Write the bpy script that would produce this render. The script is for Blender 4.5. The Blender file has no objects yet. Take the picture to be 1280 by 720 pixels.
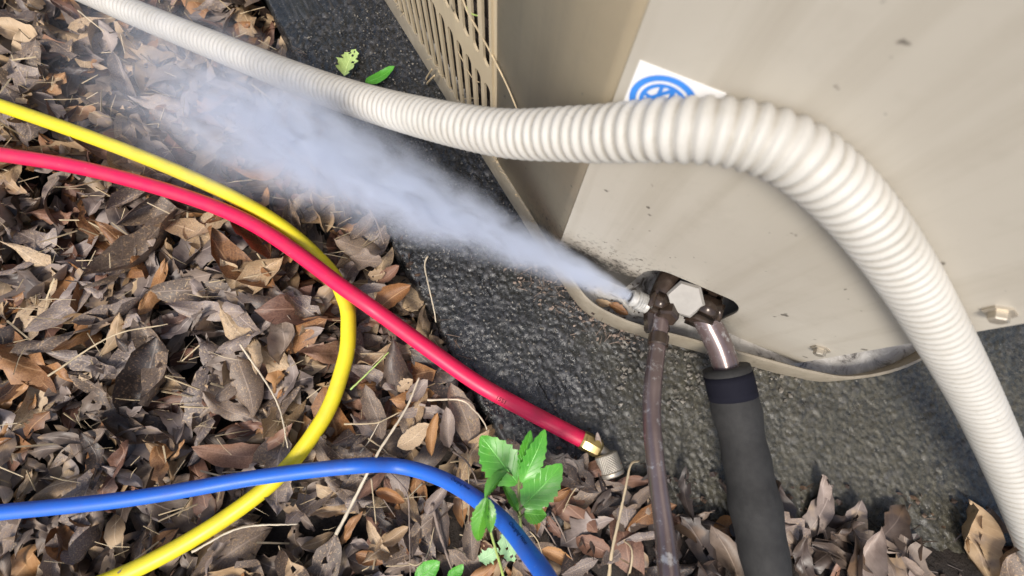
import bpy, bmesh, math, random
import numpy as np
from mathutils import Vector, Matrix
S = bpy.context.scene
COL = S.collection
PI = math.pi
random.seed(7); RNG = np.random.default_rng(7)

# ------------------------------------------------------------------ camera
F, H = 565.0, 0.34                      # focal length in 1280-px units, height of the hand-held camera above the slab
_n = Vector((-20 / F, -160 / F, -1)).normalized()
_Z = -_n
_X = (Vector((1, 0, 0)) - _Z.x * _Z).normalized()
_Y = _Z.cross(_X)
ROT = Matrix((_X, _Y, _Z))              # camera axes -> world axes
CAM = Vector((0, 0, H))
cd = bpy.data.cameras.new('camera'); co = bpy.data.objects.new('camera', cd); COL.objects.link(co)
cd.sensor_width = 36; cd.lens = F / 1280 * 36; cd.clip_start = 0.01; cd.clip_end = 200
co.matrix_world = Matrix.Translation(CAM) @ ROT.to_4x4()
cd.dof.use_dof = True; cd.dof.focus_distance = 0.36; cd.dof.aperture_fstop = 8.0
S.camera = co

# ------------------------------------------------------------------ light
W = bpy.data.worlds.new('World'); S.world = W; W.use_nodes = True
wn = W.node_tree.nodes; wl = W.node_tree.links
bg = wn['Background']; sky = wn.new('ShaderNodeTexSky'); sky.sky_type = 'NISHITA'; sky.sun_disc = False
SUN_DIR = Vector((-0.27, -0.60, 0.85)).normalized()
sky.sun_elevation = math.asin(SUN_DIR.z); sky.sun_rotation = math.atan2(SUN_DIR.x, SUN_DIR.y)
sky.dust_density = 3.0
wl.new(sky.outputs[0], bg.inputs[0]); bg.inputs[1].default_value = 0.13
sd = bpy.data.lights.new('sun', 'SUN'); so = bpy.data.objects.new('sun', sd); COL.objects.link(so)
sd.energy = 2.4; sd.angle = math.radians(16); sd.color = (1, 0.95, 0.87)
so.rotation_euler = SUN_DIR.to_track_quat('Z', 'Y').to_euler()
S.view_settings.view_transform = 'Standard'; S.view_settings.look = 'None'
S.view_settings.exposure = 0.5; S.view_settings.gamma = 1
S.render.engine = 'CYCLES'
cy = S.cycles
cy.use_denoising = True; cy.max_bounces = 8; cy.diffuse_bounces = 3; cy.glossy_bounces = 3
cy.volume_bounces = 4; cy.transparent_max_bounces = 8; cy.volume_step_rate = 0.5
cy.sample_clamp_indirect = 4

# ------------------------------------------------------------------ helpers
def V(*a): return Vector(a)
def ray(u, v): return ROT.transposed().inverted() @ V(0, 0, 0) if False else ROT @ V((u - 640) / F, -(v - 360) / F, -1)
def at(u, v, z=0.0):
    d = ray(u, v); return CAM + d * ((z - H) / d.z)
def atd(u, v, depth): return CAM + ray(u, v) * depth
def on(u, v, p, n):
    d = ray(u, v); return CAM + d * ((p - CAM).dot(n) / d.dot(n))
def px(p):
    c = ROT.transposed() @ (Vector(p) - CAM)
    return 640 + F * c.x / -c.z, 360 - F * c.y / -c.z

def tag(o, label=None, cat=None, group=None, kind=None):
    if label: o['label'] = label
    if cat: o['category'] = cat
    if group: o['group'] = group
    if kind: o['kind'] = kind
    return o
def link(name, me, mats, parent=None, smooth=True):
    if isinstance(me, bmesh.types.BMesh):
        bm = me; me = bpy.data.meshes.new(name); bm.to_mesh(me); bm.free()
    if not isinstance(mats, (list, tuple)): mats = [mats]
    if not me.materials:
        for m in mats: me.materials.append(m)
    if smooth:
        me.polygons.foreach_set('use_smooth', [True] * len(me.polygons))
    o = bpy.data.objects.new(name, me); COL.objects.link(o)
    if parent is not None:
        o.parent = parent; o.matrix_parent_inverse = parent.matrix_world.inverted() if parent.type == 'EMPTY' else Matrix()
    return o
def empty(name, loc, label, cat, group=None):
    o = bpy.data.objects.new(name, None); COL.objects.link(o); o.location = loc; o.empty_display_size = 0.01
    o.matrix_world = Matrix.Translation(loc)
    return tag(o, label, cat, group)
def mesh_py(name, v, f):
    me = bpy.data.meshes.new(name); me.from_pydata([tuple(p) for p in v], [], f); me.update(); return me
def autosmooth(o, deg=35):
    me = o.data; bm = bmesh.new(); bm.from_mesh(me)
    for e in bm.edges:
        e.smooth = not (len(e.link_faces) == 2 and e.calc_face_angle(0) > math.radians(deg))
    for f in bm.faces: f.smooth = True
    bm.to_mesh(me); bm.free()
def spline(pts, n):
    """Catmull-Rom through pts (tuples of any length), n samples per span, returned as a list of tuples."""
    P = [np.array(p, float) for p in pts]
    P = [2 * P[0] - P[1]] + P + [2 * P[-1] - P[-2]]
    out = []
    for i in range(1, len(P) - 2):
        a, b, c, d = P[i - 1:i + 3]
        for k in range(n):
            t = k / n
            out.append(0.5 * (2 * b + (c - a) * t + (2 * a - 5 * b + 4 * c - d) * t * t + (3 * b - a - 3 * c + d) * t ** 3))
    out.append(P[-2]); return out
def resample(pts, step):
    P = np.array([tuple(p) for p in pts]); seg = np.linalg.norm(np.diff(P[:, :3], axis=0), axis=1)
    s = np.concatenate([[0], np.cumsum(seg)]); n = max(2, int(s[-1] / step) + 1)
    t = np.linspace(0, s[-1], n)
    return np.stack([np.interp(t, s, P[:, k]) for k in range(P.shape[1])], 1), t
def frames(P):
    """tangent, side, up along P by parallel transport started from world up."""
    T = np.gradient(P, axis=0); T /= np.linalg.norm(T, axis=1)[:, None] + 1e-12
    up = np.array([0, 0, 1.0]) if abs(T[0][2]) < 0.9 else np.array([0, 1.0, 0])
    out = []
    for t in T:
        up = up - t * up.dot(t); up /= np.linalg.norm(up) + 1e-12
        out.append((t, np.cross(up, t), up))
    return out
def tube_data(P, radii, n=10, cap=True, flat=1.0):
    P = np.asarray(P, float); fr = frames(P); v = []; f = []
    for (t, s, u), p, r in zip(fr, P, radii):
        for k in range(n):
            a = 2 * PI * k / n; v.append(p + r * (math.cos(a) * s + flat * math.sin(a) * u))
    m = len(P)
    for i in range(m - 1):
        for k in range(n):
            f.append((i * n + k, i * n + (k + 1) % n, (i + 1) * n + (k + 1) % n, (i + 1) * n + k))
    if cap:
        f.append(tuple(range(n - 1, -1, -1))); f.append(tuple(range((m - 1) * n, m * n)))
    return v, f
def tube(name, P, r, mat, parent=None, n=10, flat=1.0):
    radii = r if hasattr(r, '__len__') else [r] * len(P)
    v, f = tube_data(P, radii, n, True, flat)
    return link(name, mesh_py(name, v, f), mat, parent)
def lathe(name, p, axis, prof, mat, parent=None, n=32, radial=None, sharp=30):
    """prof: list of (distance along axis, radius); radial(dist, angle) adds relief."""
    axis = Vector(axis).normalized(); q = axis.to_track_quat('Z', 'X').to_matrix(); p = Vector(p)
    v = []; f = []
    for (d, r) in prof:
        for k in range(n):
            a = 2 * PI * k / n; rr = r + (radial(d, a) if radial and r > 1e-5 else 0)
            v.append(p + q @ V(rr * math.cos(a), rr * math.sin(a), d))
    m = len(prof)
    for i in range(m - 1):
        for k in range(n):
            f.append((i * n + k, i * n + (k + 1) % n, (i + 1) * n + (k + 1) % n, (i + 1) * n + k))
    f.append(tuple(range(n - 1, -1, -1))); f.append(tuple(range((m - 1) * n, m * n)))
    o = link(name, mesh_py(name, v, f), mat, parent); autosmooth(o, sharp); return o
def box_bm(bm, c, ax, ay, az, sx, sy, sz):
    vs = [bm.verts.new(Vector(c) + ax * (i * sx / 2) + ay * (j * sy / 2) + az * (k * sz / 2)) for i in (-1, 1) for j in (-1, 1) for k in (-1, 1)]
    for q in ((0, 1, 3, 2), (4, 6, 7, 5), (0, 4, 5, 1), (2, 3, 7, 6), (0, 2, 6, 4), (1, 5, 7, 3)): bm.faces.new([vs[i] for i in q])
def vnoise(x, y, scale, seed):
    """smooth value noise on arrays, range 0..1"""
    r = np.random.default_rng(seed); T = r.random((256, 256))
    X = x / scale + 1000.3; Y = y / scale + 1000.7
    i = np.floor(X).astype(int); j = np.floor(Y).astype(int); fx = X - i; fy = Y - j
    fx = fx * fx * (3 - 2 * fx); fy = fy * fy * (3 - 2 * fy)
    g = lambda a, b: T[a % 256, b % 256]
    return (g(i, j) * (1 - fx) + g(i + 1, j) * fx) * (1 - fy) + (g(i, j + 1) * (1 - fx) + g(i + 1, j + 1) * fx) * fy

# ------------------------------------------------------------------ materials
class NT:
    def __init__(s, name):
        s.m = bpy.data.materials.new(name); s.m.use_nodes = True; s.t = s.m.node_tree
        s.b = s.t.nodes['Principled BSDF']; s.out = s.t.nodes['Material Output']
    def n(s, typ, **kw):
        o = s.t.nodes.new('ShaderNode' + typ)
        for k, v in kw.items(): setattr(o, k, v)
        return o
    def l(s, a, b): s.t.links.new(a, b)
    def noise(s, vec, scale, detail=4, rough=0.55, dist=0.0):
        o = s.n('TexNoise'); o.inputs['Scale'].default_value = scale; o.inputs['Detail'].default_value = detail
        o.inputs['Roughness'].default_value = rough; o.inputs['Distortion'].default_value = dist
        if vec is not None: s.l(vec, o.inputs['Vector'])
        return o.outputs['Fac']
    def ramp(s, fac, stops):
        o = s.n('ValToRGB'); e = o.color_ramp.elements
        while len(e) < len(stops): e.new(0.5)
        for el, (p, c) in zip(e, stops):
            el.position = p; el.color = (c, c, c, 1) if not hasattr(c, '__len__') else (*c, 1)
        s.l(fac, o.inputs[0]); return o.outputs[0]
    def math(s, op, a, b=None, c=None):
        o = s.n('Math', operation=op)
        for i, x in enumerate((a, b, c)):
            if x is None: continue
            if hasattr(x, 'is_linked'): s.l(x, o.inputs[i])
            else: o.inputs[i].default_value = x
        return o.outputs[0]
    def mix(s, fac, a, b):
        o = s.n('Mix', data_type='RGBA')
        for i, x in ((0, fac), (6, a), (7, b)):
            if hasattr(x, 'is_linked'): s.l(x, o.inputs[i])
            elif i: o.inputs[i].default_value = (*x, 1)
            else: o.inputs[0].default_value = x
        return o.outputs[2]
    def bump(s, h, strength=0.3, dist=0.001, normal=None):
        o = s.n('Bump'); o.inputs['Strength'].default_value = strength; o.inputs['Distance'].default_value = dist
        s.l(h, o.inputs['Height'])
        if normal is not None: s.l(normal, o.inputs['Normal'])
        return o.outputs[0]
    def obj(s): return s.n('TexCoord').outputs['Object']
    def geo(s): return s.n('NewGeometry').outputs['Position']
    def set(s, **kw):
        for k, v in kw.items():
            i = s.b.inputs[{'color': 'Base Color', 'rough': 'Roughness', 'metal': 'Metallic', 'normal': 'Normal', 'spec': 'Specular IOR Level', 'coat': 'Coat Weight', 'trans': 'Transmission Weight', 'sss': 'Subsurface Weight', 'coatr': 'Coat Roughness'}[k]]
            if hasattr(v, 'is_linked'): s.l(v, i)
            elif hasattr(v, '__len__'): i.default_value = (*v, 1)
            else: i.default_value = v
        return s.m

def plain(name, c, rough=0.5, metal=0.0, var=0.25, scale=80, bump=0.0, spec=0.5):
    k = NT(name); g = k.obj(); nz = k.noise(g, scale, 5)
    d = tuple(x * (1 - var) for x in c); b = tuple(min(1, x * (1 + var * 0.6)) for x in c)
    kw = dict(color=k.ramp(nz, [(0.3, d), (0.7, b)]), rough=rough, metal=metal, spec=spec)
    if bump: kw['normal'] = k.bump(k.noise(g, scale * 6, 3), bump, 0.0005)
    return k.set(**kw)

def painted_metal(name, tint, tint2):
    k = NT(name); g = k.obj()
    big = k.noise(g, 9, 4); fine = k.noise(g, 420, 3); mid = k.noise(g, 45, 5, 0.65)
    c = k.ramp(big, [(0.3, tint), (0.7, tint2)])
    c = k.mix(k.ramp(mid, [(0.55, 0.0), (0.85, 0.35)]), c, (0.30, 0.265, 0.21))
    # sparse dark flecks
    mpv = k.n('Mapping'); mpv.inputs['Scale'].default_value = (1, 1, .06); k.l(g, mpv.inputs['Vector'])
    c = k.mix(k.ramp(k.noise(mpv.outputs[0], 70, 5, .6), [(0.50, 0.0), (0.72, 0.30)]), c, (0.27, 0.23, 0.17))
    fl = k.noise(g, 110, 3, 0.5); c = k.mix(k.ramp(fl, [(0.70, 0.0), (0.735, 0.8)]), c, (0.06, 0.05, 0.04))
    # grime that has collected along the foot of the panels
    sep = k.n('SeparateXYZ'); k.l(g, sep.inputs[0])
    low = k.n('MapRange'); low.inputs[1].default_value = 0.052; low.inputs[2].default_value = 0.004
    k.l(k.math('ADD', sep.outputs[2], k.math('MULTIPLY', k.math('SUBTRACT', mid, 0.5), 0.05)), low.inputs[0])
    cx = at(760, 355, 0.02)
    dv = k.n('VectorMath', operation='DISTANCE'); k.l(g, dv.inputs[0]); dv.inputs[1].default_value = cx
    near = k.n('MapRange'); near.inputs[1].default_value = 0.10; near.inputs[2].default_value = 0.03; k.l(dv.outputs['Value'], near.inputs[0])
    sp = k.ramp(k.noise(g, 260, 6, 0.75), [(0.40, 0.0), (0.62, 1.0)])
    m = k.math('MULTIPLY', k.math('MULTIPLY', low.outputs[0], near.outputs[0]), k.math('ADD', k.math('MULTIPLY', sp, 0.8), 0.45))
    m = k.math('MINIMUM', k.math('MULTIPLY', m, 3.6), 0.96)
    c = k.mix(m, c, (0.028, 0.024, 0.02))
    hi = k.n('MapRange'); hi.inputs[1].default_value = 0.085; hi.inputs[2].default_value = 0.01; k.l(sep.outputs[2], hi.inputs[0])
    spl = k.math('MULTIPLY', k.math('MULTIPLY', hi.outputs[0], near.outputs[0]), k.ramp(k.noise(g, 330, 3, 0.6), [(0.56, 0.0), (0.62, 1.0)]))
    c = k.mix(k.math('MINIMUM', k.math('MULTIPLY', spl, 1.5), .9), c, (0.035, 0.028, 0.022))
    return k.set(color=c, rough=k.ramp(mid, [(0.3, 0.38), (0.8, 0.58)]), normal=k.bump(fine, 0.12, 0.0004))
M_PAINT_WARM = painted_metal('warm_lit_painted_metal', (0.44, 0.36, 0.235), (0.53, 0.44, 0.30))  # cabinet paint, warm bounce light on the louvred side mixed into its colour
M_PAINT_COOL = painted_metal('sky_lit_painted_metal', (0.40, 0.365, 0.305), (0.455, 0.42, 0.355))  # same paint, greyed to carry the cool sky light on the service corner
def pan_metal():
    k = NT('beige_pan_metal'); g = k.obj(); a = k.noise(g, 40, 6, 0.7); b = k.noise(g, 220, 5, 0.7)
    c = k.ramp(a, [(0.3, (0.20, 0.168, 0.122)), (0.7, (0.32, 0.28, 0.215))])
    c = k.mix(k.ramp(b, [(0.58, 0.0), (0.75, 0.8)]), c, (0.10, 0.085, 0.06))
    return k.set(color=c, rough=0.5, normal=k.bump(b, 0.2, 0.0005))
M_PAN = pan_metal()
def pan_floor_mat():
    k = NT('wet_pan_floor'); g = k.obj(); a = k.noise(g, 60, 6, 0.7, 1.0)
    c = k.ramp(a, [(0.34, (0.08, 0.07, 0.06)), (0.46, (0.38, 0.36, 0.33)), (0.75, (0.60, 0.58, 0.55))])
    return k.set(color=c, rough=k.ramp(a, [(0.3, 0.08), (0.7, 0.35)]), normal=k.bump(a, 0.25, 0.001))
M_PANFLOOR = pan_floor_mat()
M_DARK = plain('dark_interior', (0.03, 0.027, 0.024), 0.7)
M_FIN = plain('dusty_coil_fins', (0.028, 0.021, 0.017), 0.6, 0.0, 0.5, 30)
def hose_mat(name, c, rough=0.4, dirt=0.28):
    k = NT(name); g = k.obj(); a = k.noise(g, 60, 5, 0.6); b = k.noise(g, 600, 3)
    col = k.mix(k.ramp(a, [(0.45, 0.0), (0.75, dirt)]), c, (0.08, 0.06, 0.05))
    col = k.mix(k.ramp(k.noise(g, 300, 4, 0.7), [(0.70, 0.0), (0.76, dirt * 2.5)]), col, (0.05, 0.04, 0.035))
    mp_ = k.n('Mapping'); mp_.inputs['Scale'].default_value = (.35, 1, 1); k.l(g, mp_.inputs['Vector'])
    col = k.mix(k.ramp(k.noise(mp_.outputs[0], 380, 4, .75), [(0.66, 0.0), (0.74, 0.4)]), col, tuple(min(1, x * .6 + .22) for x in c))
    return k.set(color=col, rough=k.ramp(a, [(0.3, rough - 0.08), (0.7, rough + 0.1)]), normal=k.bump(b, 0.06, 0.0003))
M_RED = hose_mat('red_rubber', (0.72, 0.008, 0.075), 0.42)
M_BLUE = hose_mat('blue_rubber', (0.018, 0.135, 0.62), 0.42)
M_YELLOW = hose_mat('yellow_rubber', (0.80, 0.66, 0.02), 0.45, 0.25)
def corr_mat():
    k = NT('cream_corrugated_plastic'); g = k.obj(); a = k.noise(g, 25, 5, 0.6); b = k.noise(g, 90, 5, 0.7)
    c = k.ramp(a, [(0.3, (0.44, 0.42, 0.375)), (0.7, (0.55, 0.53, 0.485))])
    c = k.mix(k.ramp(b, [(0.52, 0.0), (0.8, 0.35)]), c, (0.36, 0.32, 0.24))
    gr = k.n('Attribute', attribute_name='groove').outputs['Fac']
    c = k.mix(k.math('MULTIPLY', gr, k.ramp(k.noise(g, 45, 4), [(0.3, .25), (.7, .7)])), c, (0.25, 0.215, 0.16))
    c = k.mix(k.ramp(k.noise(g, 170, 4, .7), [(0.66, 0.0), (.74, .5)]), c, (0.15, 0.12, 0.09))
    return k.set(color=c, rough=0.55, normal=k.bump(k.noise(g, 900, 2), 0.05, 0.0003))
M_CORR = corr_mat()
M_BRASS = plain('brass', (0.62, 0.47, 0.20), 0.28, 0.9, 0.25, 120)
M_NICKEL = plain('dull_nickel', (0.50, 0.45, 0.37), 0.42, 0.7, 0.2, 160, 0.1)
M_PORT = plain('pale_oxidised_thread', (0.50, 0.49, 0.46), 0.4, 0.25, 0.35, 200)
M_CAPHEX = plain('pale_zinc_cap', (0.33, 0.31, 0.28), 0.6, 0.0, 0.2, 70)
M_VALVE = plain('brown_wet_brass', (0.050, 0.034, 0.025), 0.22, 0.3, 0.5, 120)
def pipe_mat():
    k = NT('brown_painted_copper'); g = k.obj(); a = k.noise(g, 40, 5, 0.65); b = k.noise(g, 130, 5, 0.75)
    c = k.ramp(a, [(0.3, (0.105, 0.072, 0.068)), (0.7, (0.175, 0.130, 0.125))])
    c = k.mix(k.ramp(b, [(0.575, 0.0), (0.65, 0.75)]), c, (0.42, 0.41, 0.41))
    return k.set(color=c, rough=k.ramp(a, [(0.3, 0.14), (0.8, 0.30)]), normal=k.bump(b, 0.10, 0.0003), spec=0.9, metal=0.35)
M_PIPE = pipe_mat()
M_FOAM = plain('black_foam', (0.022, 0.021, 0.02), 0.8, 0, 0.3, 200, 0.3)
M_WHITE = plain('white_vinyl', (0.80, 0.79, 0.78), 0.4, 0, 0.04, 60)
M_BLUEINK = plain('blue_ink', (0.05, 0.26, 0.76), 0.4, 0, 0.12, 60)
M_BLACKINK = plain('black_ink', (0.010, 0.010, 0.016), 0.8, 0, 0.1, 80, 0, 0.1)
M_REDINK = plain('dark_red_ink', (0.035, 0.003, 0.008), 0.9, 0, 0.1, 80, 0, 0.05)
def slab_mat():
    k = NT('wet_dark_concrete'); g = k.obj(); a = k.noise(g, 14, 5, 0.6); b = k.noise(g, 240, 6, 0.7); w = k.noise(g, 6, 3)
    vor = k.n('TexVoronoi'); vor.inputs['Scale'].default_value = 330; k.l(g, vor.inputs['Vector'])
    c = k.ramp(b, [(0.3, (0.006, 0.007, 0.008)), (0.52, (0.015, 0.0155, 0.017)), (0.74, (0.050, 0.049, 0.047))])
    c = k.mix(k.ramp(a, [(0.42, 0.0), (0.72, 0.55)]), c, (0.030, 0.030, 0.020))
    st = k.math('MULTIPLY', k.ramp(vor.outputs['Distance'], [(0.12, 1.0), (0.26, 0.0)]), k.ramp(k.noise(g, 70, 3), [(0.48, 0.0), (0.62, 0.85)]))
    c = k.mix(st, c, (0.26, 0.25, 0.23))
    c = k.mix(k.ramp(k.n('Attribute', attribute_name='stone').outputs['Fac'], [(0.55, 0.0), (1.0, 0.55)]), c, (0.080, 0.078, 0.080))
    # mossy area near the pipe side
    sep = k.n('SeparateXYZ'); k.l(g, sep.inputs[0])
    mr = k.n('MapRange'); mr.inputs[1].default_value = 0.055; mr.inputs[2].default_value = 0.12
    k.l(k.math('ADD', sep.outputs[0], k.math('MULTIPLY', k.math('SUBTRACT', a, 0.5), 0.12)), mr.inputs[0])
    ym = k.n('MapRange'); ym.inputs[1].default_value = 0.085; ym.inputs[2].default_value = 0.03; k.l(sep.outputs[1], ym.inputs[0])
    moss = k.math('MULTIPLY', k.math('MULTIPLY', mr.outputs[0], ym.outputs[0]), k.ramp(b, [(0.35, 0.15), (0.6, 0.9)]))
    c = k.mix(moss, c, (0.085, 0.078, 0.055))
    return k.set(color=c, rough=k.ramp(k.math('ADD', k.math('MULTIPLY', w, .5), k.math('MULTIPLY', k.noise(g, 500, 2), .5)), [(0.38, 0.12), (0.6, 0.5)]), spec=0.6, normal=k.bump(b, 0.5, 0.0010, k.bump(k.noise(g, 1100, 3, .7), 0.5, 0.0006)))
M_SLAB = slab_mat()
def soil_mat():
    k = NT('dark_leaf_soil'); g = k.obj(); a = k.noise(g, 60, 8, 0.75); b = k.noise(g, 400, 5, 0.7)
    c = k.ramp(a, [(0.3, (0.010, 0.007, 0.005)), (0.6, (0.040, 0.028, 0.020)), (0.8, (0.085, 0.062, 0.045))])
    return k.set(color=c, rough=0.75, normal=k.bump(b, 0.8, 0.003, k.bump(a, 0.8, 0.006)))
M_SOIL = soil_mat()
def leaf_mat(name, dark, mid, light, rough=0.42, spot=0.5, patch=None):
    """dry leaf: UV.x runs along the blade, UV.y across it; each leaf differs by its own random number."""
    k = NT(name); g = k.obj(); uv = k.n('UVMap').outputs[0]
    rnd = k.math('ADD', k.n('ObjectInfo').outputs['Random'], k.n('Attribute', attribute_name='leaf_random').outputs['Fac'])
    off = k.n('Combine' + 'XYZ'); k.l(k.math('MULTIPLY', rnd, 37.0), off.inputs[0]); k.l(k.math('MULTIPLY', rnd, 11.0), off.inputs[2])
    va = k.n('VectorMath', operation='ADD'); k.l(g, va.inputs[0]); k.l(off.outputs[0], va.inputs[1]); q = va.outputs[0]
    a = k.noise(q, 55, 5, 0.65); b = k.noise(q, 300, 5, 0.7)
    mixf = k.math('ADD', k.math('MULTIPLY', a, 0.75), k.math('MULTIPLY', k.math('FRACT', k.math('MULTIPLY', rnd, 7.31)), 0.3))
    c = k.ramp(mixf, [(0.35, dark), (0.55, mid), (0.78, light)])
    sp = k.n('SeparateXYZ'); k.l(uv, sp.inputs[0])
    across = k.math('ABSOLUTE', k.math('SUBTRACT', sp.outputs[1], 0.5))
    rib = k.ramp(across, [(0.0, 0.7), (0.035, 0.0)])
    veinp = k.math('FRACT', k.math('ADD', k.math('MULTIPLY', sp.outputs[0], 9.0), k.math('MULTIPLY', across, -5.0)))
    vein = k.ramp(veinp, [(0.0, 0.28), (0.10, 0.0)])
    c = k.mix(k.math('MAXIMUM', rib, vein), c, tuple(min(1, x * 1.25 + 0.02) for x in light))
    if patch: c = k.mix(k.ramp(k.noise(q, 38, 3, 0.5), [(0.57, 0.0), (0.63, 0.75)]), c, patch)
    c = k.mix(k.ramp(k.noise(q, 120, 4, 0.6), [(0.62, 0.0), (0.70, spot)]), c, (0.022, 0.015, 0.011))
    h = k.math('ADD', k.math('MULTIPLY', b, 0.4), k.math('MULTIPLY', k.math('MAXIMUM', rib, vein), 0.8))
    return k.set(color=c, rough=k.ramp(a, [(0.3, rough), (0.8, rough + 0.25)]), normal=k.bump(h, 0.35, 0.0006), spec=0.5)
LEAF = {
    'grey-brown': leaf_mat('grey_brown_dead_leaf', (0.085, 0.060, 0.044), (0.170, 0.124, 0.092), (0.285, 0.215, 0.165), patch=(0.36, 0.245, 0.14)),
    'mauve-grey': leaf_mat('mauve_grey_dead_leaf', (0.115, 0.088, 0.076), (0.225, 0.176, 0.150), (0.36, 0.290, 0.25), patch=(0.42, 0.31, 0.20)),
    'dark brown': leaf_mat('dark_brown_dead_leaf', (0.022, 0.015, 0.012), (0.052, 0.035, 0.027), (0.105, 0.075, 0.058), 0.35, patch=(0.16, 0.10, 0.06)),
    'orange-brown': leaf_mat('orange_brown_dead_leaf', (0.13, 0.055, 0.020), (0.29, 0.135, 0.048), (0.44, 0.25, 0.11)),
    'tan': leaf_mat('tan_dead_leaf', (0.23, 0.145, 0.075), (0.40, 0.275, 0.155), (0.53, 0.40, 0.26), 0.5, patch=(0.22, 0.16, 0.12)),
    'red-brown': leaf_mat('red_brown_dead_leaf', (0.09, 0.040, 0.024), (0.175, 0.085, 0.052), (0.29, 0.165, 0.105)),
}
def green_mat(name, a, b, rough=0.35):
    k = NT(name); uv = k.n('UVMap').outputs[0]; g = k.obj(); nz = k.noise(g, 70, 4, 0.6)
    c = k.ramp(nz, [(0.3, a), (0.7, b)])
    c = k.mix(k.ramp(k.noise(g, 260, 4, .6), [(0.60, 0.0), (0.72, 0.45)]), c, (b[0] * 1.7, b[1] * .85, b[2]))
    sp = k.n('SeparateXYZ'); k.l(uv, sp.inputs[0]); across = k.math('ABSOLUTE', k.math('SUBTRACT', sp.outputs[1], 0.5))
    rib = k.ramp(across, [(0.0, 0.8), (0.03, 0.0)])
    veinp = k.math('FRACT', k.math('ADD', k.math('MULTIPLY', sp.outputs[0], 7.0), k.math('MULTIPLY', across, -4.0)))
    m = k.math('MAXIMUM', rib, k.ramp(veinp, [(0.0, 0.4), (0.10, 0.0)]))
    c = k.mix(m, c, tuple(min(1, x * 1.6 + 0.03) for x in b))
    return k.set(color=c, rough=rough, normal=k.bump(k.math('ADD', k.math('MULTIPLY', m, -1.0), k.math('MULTIPLY', nz, 0.3)), 0.4, 0.0008), sss=0.0)
M_GREEN = green_mat('fresh_green_leaf', (0.055, 0.26, 0.020), (0.105, 0.38, 0.035))
M_GREEN2 = green_mat('dark_green_leaf', (0.050, 0.20, 0.014), (0.095, 0.30, 0.022))
M_PALE = green_mat('pale_green_leaf', (0.25, 0.44, 0.20), (0.36, 0.56, 0.29), 0.5)
M_LIME = green_mat('lime_torn_leaf', (0.36, 0.52, 0.16), (0.50, 0.64, 0.24), 0.5)
M_STEM = plain('green_brown_stem', (0.16, 0.20, 0.06), 0.5, 0, 0.4, 60)
M_LIMESTEM = plain('lime_stem', (0.40, 0.52, 0.14), 0.45, 0, 0.2, 60)
M_STRAW = plain('dry_straw', (0.46, 0.36, 0.22), 0.55, 0, 0.35, 70)
M_PALESTRAW = plain('pale_straw', (0.60, 0.51, 0.37), 0.5, 0, 0.25, 70)
M_TWIG = plain('grey_twig', (0.24, 0.18, 0.14), 0.65, 0, 0.4, 90)
M_GRIT = plain('pale_grit', (0.20, 0.18, 0.15), 0.6, 0, 0.5, 60)

# ------------------------------------------------------------------ setting: soil and slab
E0, E1 = at(470, 275, 0), at(572, 470, 0)
eb = (E0 - E1); eb.z = 0; eb.normalize()                       # along the slab edge, away from the camera
ea = V(eb.y, -eb.x, 0)                                          # across the slab, towards the unit
SO = E1
def slab_ab(x, y): return (x - SO.x) * ea.x + (y - SO.y) * ea.y, (x - SO.x) * eb.x + (y - SO.y) * eb.y
B0, B1 = at(640, 572, 0), at(842, 600, 0)                       # where soil has washed over the slab
bdir = (B1 - B0).normalized(); bn = V(bdir.y, -bdir.x, 0)
if bn.y > 0: bn = -bn
def soil_h(x, y):
    x = np.asarray(x, float); y = np.asarray(y, float)
    a, b = slab_ab(x, y)
    low = -0.034 + 0.012 * (vnoise(x, y, 0.06, 3) - 0.5) + 0.006 * (vnoise(x, y, 0.02, 4) - 0.5)
    d = (x - B0.x) * bn.x + (y - B0.y) * bn.y + 0.02 * (vnoise(x, y, 0.035, 5) - 0.5)
    up = np.clip((d + 0.012) / 0.06, 0, 1); up = up * up * (3 - 2 * up)
    side = np.clip((a + 0.03) / 0.06, 0, 1)
    hi = -0.016 + 0.024 * up + 0.005 * (vnoise(x, y, 0.018, 6) - 0.5) + 0.003 * (vnoise(x, y, 0.006, 8) - 0.5)
    k = side * np.clip((d + 0.04) / 0.05, 0, 1)
    return low * (1 - k) + hi * k
def axis(lo, hi, step, far):
    core = np.arange(lo, hi, step); g = []
    d = step; p = hi
    while p < far: g.append(p); d *= 1.6; p += d
    d = step; p = lo - step; q = []
    while p > -far: q.append(p); d *= 1.6; p -= d
    return np.array(q[::-1] + list(core) + g)
def stones(x, y, cell, seed):
    """rounded aggregate: height 0..1 of the stone at (x, y) and that stone's own random number"""
    r = np.random.default_rng(seed); JX, JY, RD, SZ = (r.random((256, 256)) for _ in range(4))
    X, Y = x / cell + 1000, y / cell + 1000; I, J = np.floor(X).astype(int), np.floor(Y).astype(int)
    best = np.zeros_like(X); rnd = np.zeros_like(X)
    for di in (-1, 0, 1):
        for dj in (-1, 0, 1):
            a, b = (I + di) % 256, (J + dj) % 256
            d = np.hypot(I + di + JX[a, b] - X, J + dj + JY[a, b] - Y); rr_ = .32 + .5 * SZ[a, b]
            h = np.sqrt(np.clip(1 - (d / rr_) ** 2, 0, 1)) * (.25 + .75 * RD[b, a])
            m = h > best; best = np.where(m, h, best); rnd = np.where(m, RD[a, b], rnd)
    return best, rnd
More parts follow.
